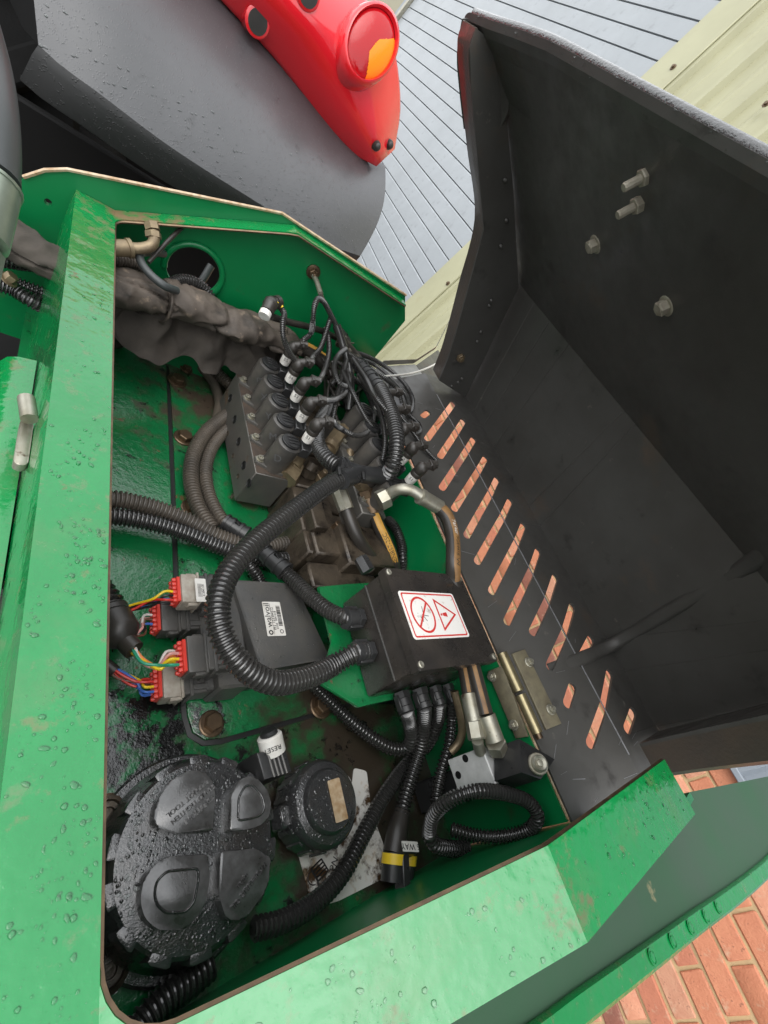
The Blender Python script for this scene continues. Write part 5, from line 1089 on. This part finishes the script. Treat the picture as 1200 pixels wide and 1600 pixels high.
# ------------------------------------------------------------------ filler cap, breather, small plugs on the tank
TC = mz(312, 1345, .05)
CAP = thing('filler_cap', 'large wet black oil filler cap with four raised pads and lugged rim', 'filler cap', (TC.x, TC.y, 0.0))
cap_pts = [mz(px, py, .05) for px, py in ((172, 1360), (330, 1178), (452, 1300), (285, 1508))]
RC = 0.0665; CX, CY = TC.x + 0.0015, TC.y + 0.0085
b = MB(); b.lathe(T(CX, CY, 0), [(RC + .007, .0), (RC + .007, .022), (RC + .003, .030), (RC, .047), (RC - .0025, .0495), (RC - .005, .0500), (.02, .0502)], 72); mk('lid', b, M_CAP, CAP, 30)
lg = MB('l'); lg.prism(ID, [(-.006, -.0075), (.0045, -.009), (.006, -.006), (.006, .006), (.0045, .009), (-.006, .0075)], .018, .002, -.010); lgm = mesh_of('rim_lug', lg, M_CAP, 40)
for k in range(14):
    a = 2 * math.pi * k / 14 + .15; inst('rim_lug', lgm, T(CX, CY, .0415) @ Matrix.Rotation(a, 4, 'Z') @ T(RC - .002, 0, 0), CAP)
pads = [[(243, 1288), (246, 1256), (268, 1220), (303, 1203), (328, 1213), (335, 1240), (333, 1296), (272, 1299)], [(361, 1297), (363, 1243), (378, 1217), (398, 1214), (417, 1236), (424, 1262), (414, 1284), (392, 1292)], [(222, 1405), (229, 1368), (258, 1341), (325, 1336), (326, 1372), (318, 1418), (292, 1448), (250, 1450), (229, 1432)], [(347, 1331), (398, 1328), (424, 1342), (417, 1386), (382, 1434), (356, 1434), (344, 1395)]]
pobj = []
for i, pd in enumerate(pads):
    pl_ = grow([(q.x, q.y) for q in (mz(px, py, .062) for px, py in pd)], .0012)
    b = MB(); b.prism(T(0, 0, .048), roundp(pl_, .0045, 3), .0135, .0018); pobj.append(mk('pad', b, M_PAD, CAP, 30))
for i, shr in ((1, .006), (2, .008)):
    pl_ = grow([(q.x, q.y) for q in (mz(px, py, .062) for px, py in pads[i])], -shr); pp = roundp(pl_, .003, 3)
    b = MB(); b.tube([Vector((x, y, .0616)) for x, y in pp + pp[:1]], .0011, 6); mk('pad_rim', b, M_CAP, pobj[i], 60)
def emboss(s, size, px, py, i, ang):
    q = mz(px, py, .0612); vs, fs = text2(s, size, .0024); b = MB(); b.add(vs, fs, FR(q, (0, 0, 1), (1, 0, 0)) @ Matrix.Rotation(math.radians(ang), 4, 'Z')); mk('raised_lettering', b, M_PAD, pobj[i], 0)
tx = math.degrees(math.atan2((mz(330, 1232, .062) - mz(270, 1285, .062)).y, (mz(330, 1232, .062) - mz(270, 1285, .062)).x)) + 180
emboss('CAUTION', .0062, 312, 1264, 0, tx); emboss('HAND TIGHTEN', .0056, 302, 1256, 0, tx); emboss('DO NOT TOOL', .0056, 294, 1247, 0, tx)
tx2 = math.degrees(math.atan2((mz(415, 1352, .062) - mz(372, 1410, .062)).y, (mz(415, 1352, .062) - mz(372, 1410, .062)).x)) + 180
emboss('HYDRAULIC OIL', .0052, 389, 1383, 3, tx2); emboss('nylon', .0052, 379, 1377, 3, tx2)
# tank flange under the cap with its hex socket screws
TF = thing('tank_flange', 'oily black tank flange with recessed socket screws under the filler cap', 'flange', (CX, CY, 0))
b = MB(); b.lathe(T(CX, CY, .0), [(.081, .0005), (.081, .008), (.079, .010), (.02, .0105)], 48); b.box(T(CX - .080, CY - .03, .006), .045, .12, .010, .003); mk('ring', b, M_CAP, TF, 40)
for px, py in ((168, 1272), (170, 1517)):
    q = mz(px, py, .013); b = MB(); b.lathe(FR(q), [(.0140, -.002), (.0140, .001), (.0105, .003), (.0095, .000), (.0085, .000), (.0085, .003), (.0050, .003), (.0045, .0)], 20); mk('socket_screw', b, M_GRIME, TF, 30)
BC_ = mz(516, 1250, .055)
BR_ = thing('breather_cap', 'small domed black breather cap with a stained paper label', 'breather', (BC_.x, BC_.y, 0))
b = MB(); b.lathe(T(BC_.x, BC_.y, 0), [(.034, .002), (.034, .010), (.0405, .012), (.0412, .040), (.0400, .046), (.0365, .050), (.0300, .0515), (.0290, .0550), (.0270, .0575), (.010, .0590), (.001, .0591)], 48); mk('dome', b, M_CAP, BR_, 30)
for k in range(18):
    a = 2 * math.pi * k / 18; b = MB(); b.box(T(BC_.x + .0412 * math.cos(a), BC_.y + .0412 * math.sin(a), .026) @ Matrix.Rotation(a, 4, 'Z'), .0024, .0055, .026, .0008); mk('grip_rib', b, M_CAP, BR_, 30)
b = MB(); q_ = mx(474, 1262, BC_.x - .046); b.box(T(BC_.x - .0435, BC_.y, .028), .010, .020, .022, .002); mk('catch', b, M_CAP, BR_)
lb = [mz(px, py, .0615) for px, py in ((517, 1216), (537, 1216), (541, 1283), (521, 1284))]; lc = sum(lb, Vector()) / 4
b = MB(); b.prism(FR(lc - Vector((0, 0, .0020)), (.06, 0, 1), (1, 0, 0)), rrect((lb[1] - lb[0]).length, (lb[3] - lb[0]).length, .0015), .0006); mk('stained_label', b, M_OLDL, BR_)
RS = thing('reset_plug', 'ribbed black plug with white RESET collar beside the filler cap', 'connector', mz(428, 1195, .0))
pq = [mz(px, py, .062) for px, py in ((401, 1176), (446, 1168), (457, 1205), (413, 1219))]
b = MB(); b.prism(T(0, 0, .004), [(p.x, p.y) for p in pq], .058, .002); mk('body', b, M_BLK, RS, 30)
for t in (.35, .5, .65, .8):
    a_, c_ = pq[0].lerp(pq[1], t), pq[3].lerp(pq[2], t); b = MB(); b.tube([a_, c_], .0013, 6); mk('rib', b, M_CTRL, RS)
a_, c_ = mz(427, 1176, .055), mz(421, 1150, .062); ax_ = (c_ - a_).normalized(); b = MB(); b.lathe(FR(a_, ax_), [(.0125, 0), (.0125, .017), (.0105, .019)], 24); cl_ = mk('collar', b, M_WHT, RS, 30)
n = CAMM - a_; n = (n - ax_ * n.dot(ax_)).normalized(); put_text('RESET', .0066, FR(a_ + ax_ * .009 + n * .0128, n, ax_.cross(n) * -1), M_INK, cl_)
b = MB(); b.lathe(FR(c_, ax_), [(.009, -.002), (.009, .004), (.007, .006)], 18); mk('top', b, M_BLK, RS)
# worn sticker on the floor beside the breather
STK = thing('warning_sticker', 'torn white sticker with black filter symbol on the oily floor', 'sticker', mz(520, 1370, .0012))
b = MB(); b.prism(T(0, 0, .0004), roundp(pol([(462, 1322), (540, 1310), (552, 1200), (572, 1205), (580, 1270), (603, 1332), (600, 1372), (528, 1408), (488, 1420)]), .004, 3), .0008); mk('paper', b, M_OSTK, STK)
sp_ = [mz(px, py, .0016) for px, py in ((486, 1358), (502, 1342), (513, 1360), (497, 1377))]
b = MB()
for t in (0, .25, .5, .75, 1): b.tube([sp_[0].lerp(sp_[3], t), sp_[1].lerp(sp_[2], t)], .0008, 5)
b.tube([sp_[0], sp_[3]], .0011, 5); b.tube([sp_[1], sp_[2]], .0008, 5); b.tube(Z([(496, 1378, .0016), (501, 1393, .0016)]), .0011, 5)
b.tube([mz(489 + 8 * math.cos(a), 1372 + 11 * math.sin(a), .0016) for a in [math.radians(60 + 20 * k) for k in range(13)]], .0005, 5); mk('filter_symbol', b, M_INK, STK)
put_text('No', .010, FR(mz(521, 1350, .0016), (0, 0, 1), (-.6, -.6, 0)), M_INK, STK)
conduit('dark conduit vanishing under the near corner of the rim', [(330, 1505, .02), (300, 1530, .02), (265, 1555, .02), (230, 1590, .02), (200, 1630, .02)], .0115, M_COND)

# ------------------------------------------------------------------ fabric sleeve, far hoses
SL = thing('fabric_sleeve', 'crumpled taupe nylon sleeve wrapped round hoses along the far wall', 'hose sleeve', mz(320, 500, .13))
sp_ = resample(smooth(Z([(-30, 350, .13), (40, 388, .13), (100, 420, .135), (160, 444, .14), (215, 456, .148), (265, 470, .15), (310, 485, .15), (350, 505, .15), (395, 515, .155), (430, 530, .155), (462, 552, .15)]), .004), 150)
fr_ = frames(sp_); gg = []; ns = 56
for i, (p, x, y) in enumerate(fr_):
    row = []; t = i / (len(fr_) - 1)
    for k in range(ns + 1):
        a = 2 * math.pi * (k % ns) / ns; d = x * math.cos(a) + y * math.sin(a); q = p + d * .03
        n1 = noise.noise(Vector((q.x * 15, q.y * 15, q.z * 15 + 3))); n2 = noise.noise(Vector((q.x * 34, q.y * 34 + 9, q.z * 34)))
        f = n1 * .010 + (.22 - abs(n2)) * .012
        n3 = noise.noise(Vector((q.x * 9 + 4, q.y * 9, q.z * 22))); f -= .009 * max(0, 1 - abs(n3) * 12) ** 1.5
        f += .010 * max(0, -math.sin(a + .5)) ** 4 * (0.6 + .4 * math.sin(t * 37))      # the seam hangs in a lip
        f -= .010 * math.exp(-((t - .47) / .008) ** 2)
        dd_ = d * (.0285 + f) * (1.0 if t < .9 else 1 - .2 * (t - .9) / .1); dd_.z *= .72; row.append(p + dd_ + Vector((0, 0, .003)))
    gg.append(row)
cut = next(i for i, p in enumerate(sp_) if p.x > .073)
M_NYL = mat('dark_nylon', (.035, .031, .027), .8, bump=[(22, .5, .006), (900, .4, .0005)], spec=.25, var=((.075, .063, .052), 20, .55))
b = MB(); b.grid(gg[cut - 1:]); mk('sleeve', b, M_FAB, SL, 60)
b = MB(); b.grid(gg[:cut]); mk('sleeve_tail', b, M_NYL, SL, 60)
gg = []
dp = resample(smooth(Z([(170, 500, .10), (230, 515, .10), (300, 535, .10), (360, 550, .105), (420, 565, .11), (455, 575, .115)]), .004), 80)
for i, p in enumerate(dp):
    t = i / 79; row = []
    for k in range(12):
        s_ = k / 11; q = p + Vector((.004 * math.sin(t * 30 + s_ * 5), .016 - .04 * s_ + .010 * math.sin(t * 22), .03 - .06 * s_ ** .8))
        q += Vector((0, noise.noise(q * 40) * .012, abs(noise.noise(q * 26)) * .03)); row.append(q)
    gg.append(row)
b = MB(); b.grid(gg, th=(0, .002, -.001)); mk('loose_flap', b, M_NYL, SL, 70)
b = MB(); p_, x_, y_ = fr_[70]; b.tube([p_ - Vector((0, 0, .004)) + x_ * (.0275 * math.cos(a)) + y_ * (.0275 * math.sin(a)) for a in [2 * math.pi * k / 24 for k in range(25)]], .0022, 6); 
tag(mk('cable_tie', b, M_FAB), 'dusty cable tie strapped round the fabric sleeve', 'cable tie')
EF = thing('elbow_fitting', 'tan and silver elbow fitting by the far left corner of the bay', 'fitting', mz(220, 385, .195))
b = MB(); b.tube([mz(140, 386, .176), mz(202, 388, .190)], .0098, 14); mk('ferrule', b, M_TANF, EF); b = MB(); b.tube([mz(199, 388, .1895), mz(205, 388, .191)], .0115, 14); mk('collar', b, M_TANF, EF)
b = MB(); b.tube(smooth(Z([(204, 388, .191), (222, 388, .197), (236, 384, .204), (241, 374, .209), (239, 362, .214)])), .0068, 14); mk('bend', b, M_TANF, EF)
for (pa, za), (pb, zb_), r_ in (((240, 372), .209), ((239, 362), .214), .0098), (((239, 360), .215), ((236, 348), .220), .0092):
    b = MB(); a_, c_ = mz(*pa, za), mz(*pb, zb_); b.hexp(FR(a_, c_ - a_), r_, (c_ - a_).length); mk('nut', b, M_TANF, EF, 25)
smoothtube('rubber_cable', 'grey cable bending down under the cable tie from the elbow', 'cable', [(256, 396, .182), (230, 394, .186), (218, 398, .186), (222, 412, .184), (236, 430, .183), (256, 446, .182), (276, 454, .176)], .0052, M_HOSEG)
conduit('short ribbed conduit behind the elbow fitting near the rim', [(140, 402, .155), (185, 406, .155), (215, 414, .155), (240, 440, .15)], .0095, M_CONDD)
conduit('ribbed conduit passing out through the round hole in the far wall', [(262, 448, .16), (283, 438, .165), (303, 441, .166), (320, 452, .162), (335, 475, .15)], .0088, M_COND)
smoothtube('flat_strap', 'thin dark strap leaning against the far wall by the hole', 'strap', [(232, 410, .186), (250, 390, .200), (268, 371, .214), (284, 356, .226)], .0028, M_RUB)
smoothtube('grey_pipe', 'grey pipe glimpsed through the round hole in the far wall', 'pipe', [(330, 415, .17), (318, 435, .15), (300, 462, .12)], .006, M_HOSEG)
# left edge: big hose in a steel cuff, conduits passing under the beam
BH_ = thing('hose_in_cuff', 'grey black hose entering a pale steel cuff at the left edge', 'hose', mz(0, 280, .27))
b = MB(); b.tube(smooth([mz(-80, -40, .36), mz(-40, 90, .33), mz(-26, 190, .31), mz(-26, 275, .29)]), .0212, 20); mk('tube', b, M_HOSEG, BH_)
b = MB(); a_, c_ = mz(-28, 280, .288), mz(-50, 368, .265); b.tube(smooth([a_, c_]), .0225, 24); b.tube([a_, a_.lerp(c_, .05)], .0234, 24); mk('cuff', b, M_GALVG, BH_)
b = MB(); b.hexp(FR(mz(-52, 378, .26), c_ - a_), .021, .026); mk('nut', b, M_GALVG, BH_, 25)
conduit('upper ribbed conduit passing under the green beam from the left', [(-40, 395, .08), (15, 408, .08), (60, 414, .08), (110, 420, .08), (160, 430, .08)], .0098, M_COND, 'conduits left of the beam')
conduit('middle ribbed conduit in the dark left of the beam', [(-30, 425, .06), (30, 445, .06), (75, 462, .06), (120, 480, .05)], .0095, M_COND, 'conduits left of the beam')
conduit('lower ribbed conduit in the dark left of the beam', [(-30, 435, .07), (20, 452, .07), (50, 470, .07), (90, 490, .06), (130, 510, .05)], .0098, M_COND, 'conduits left of the beam')
b = MB(); b.bolt(FR(mz(12, 437, .09), (.5, 0, 1)), .007, .008); tag(mk('hex_bolt', b, M_TANF), 'small tan bolt between the conduits at the left edge', 'bolt')
b = MB(); b.box(T(-0.05, .55, -.1), .22, .45, .02); tag(mk('side_tray', b, M_DARK), 'dark tray under the hoses left of the green beam', 'tray')

# ------------------------------------------------------------------ rain on the upper faces
def drops(name, n, pick, rmin, rmax, pw=3.5):
    rd = random.Random(5); b = MB()
    for _ in range(n):
        c, nn = pick(rd)
        if c is None: continue
        r_ = rmin + (rmax - rmin) * rd.random() ** pw; a = rd.random() * 6.28; h_ = rd.uniform(.22, .42); F = FR(c, nn, Vector((math.cos(a), math.sin(a), .1)))
        # a drop is an uneven flattened cap
        n_ = 8; ph = [1 + rd.uniform(-.22, .22) for _ in range(n_)]; el = rd.choice((1, 1, 1.2, 1.7)); vs = []; fs = []
        for rr, z in ((1, -.05), (.86, .6), (.5, .92)):
            for k in range(n_): t = 6.2832 * k / n_; vs.append((rr * ph[k] * math.cos(t) * r_ * el, rr * ph[k] * math.sin(t) * r_, z * r_ * h_))
        for j in range(2):
            for k in range(n_): fs.append((j * n_ + k, j * n_ + (k + 1) % n_, (j + 1) * n_ + (k + 1) % n_, (j + 1) * n_ + k))
        fs.append(tuple(2 * n_ + k for k in range(n_))); b.add(vs, fs, F)
    return mk(name, b, M_WATER, ang=180, kind='stuff')
def rimpick(rd):
    if rd.random() < .7: s_ = rd.uniform(0.002, s1 - .002); y = rd.uniform(-.09, .66) * rd.uniform(.3, 1)
    else: s_ = rd.uniform(s1, sE - .005); y = rd.uniform(-.098, -.06)
    if noise.noise(Vector((s_ * 38, y * 26, 1.7))) < rd.uniform(-.25, .35): return None, None
    c = fm(Vector((s_, y, .0027))); i = 0 if s_ < S[1] else (1 if s_ < S[2] else 2); t = (PR[i + 1] - PR[i]).normalized(); return c, Vector((-t.z, 0, t.x))
drops('water_drops', 3400, rimpick, .0002, .0016, 5)
def ctpick(rd):
    u, v_ = rd.random(), rd.random(); p = ctp[0].lerp(ctp[1], u).lerp(ctp[3].lerp(ctp[2], u), v_); return Vector((p.x, p.y, zc + .0002)), (0, 0, 1)
drops('water_drops', 200, ctpick, .0003, .0013)
def cappick(rd):
    a = rd.random() * 6.28; r_ = RC * math.sqrt(rd.random()) * .95; return Vector((CX + r_ * math.cos(a), CY + r_ * math.sin(a), .0502)), (0, 0, 1)
drops('water_drops', 800, cappick, .0004, .0021, 2.4)
def gpick(rd):
    i = int(abs(rd.gauss(0, 5))); j = rd.randrange(27)
    if i > 26: return None, None
    p = g1[i][j].lerp(g1[i + 1][j + 1], rd.random()); return p - Vector((0, .0006, 0)), (0, -1, .1)
drops('water_drops', 520, gpick, .0005, .0022)
def hpick(rd):
    y = rd.uniform(-.07, .66); p = lf(Vector((Lend - rd.random() ** 2 * .035, y, .0022))); return p, (-.4, 0, .9)
drops('water_drops', 420, hpick, .0004, .0018)
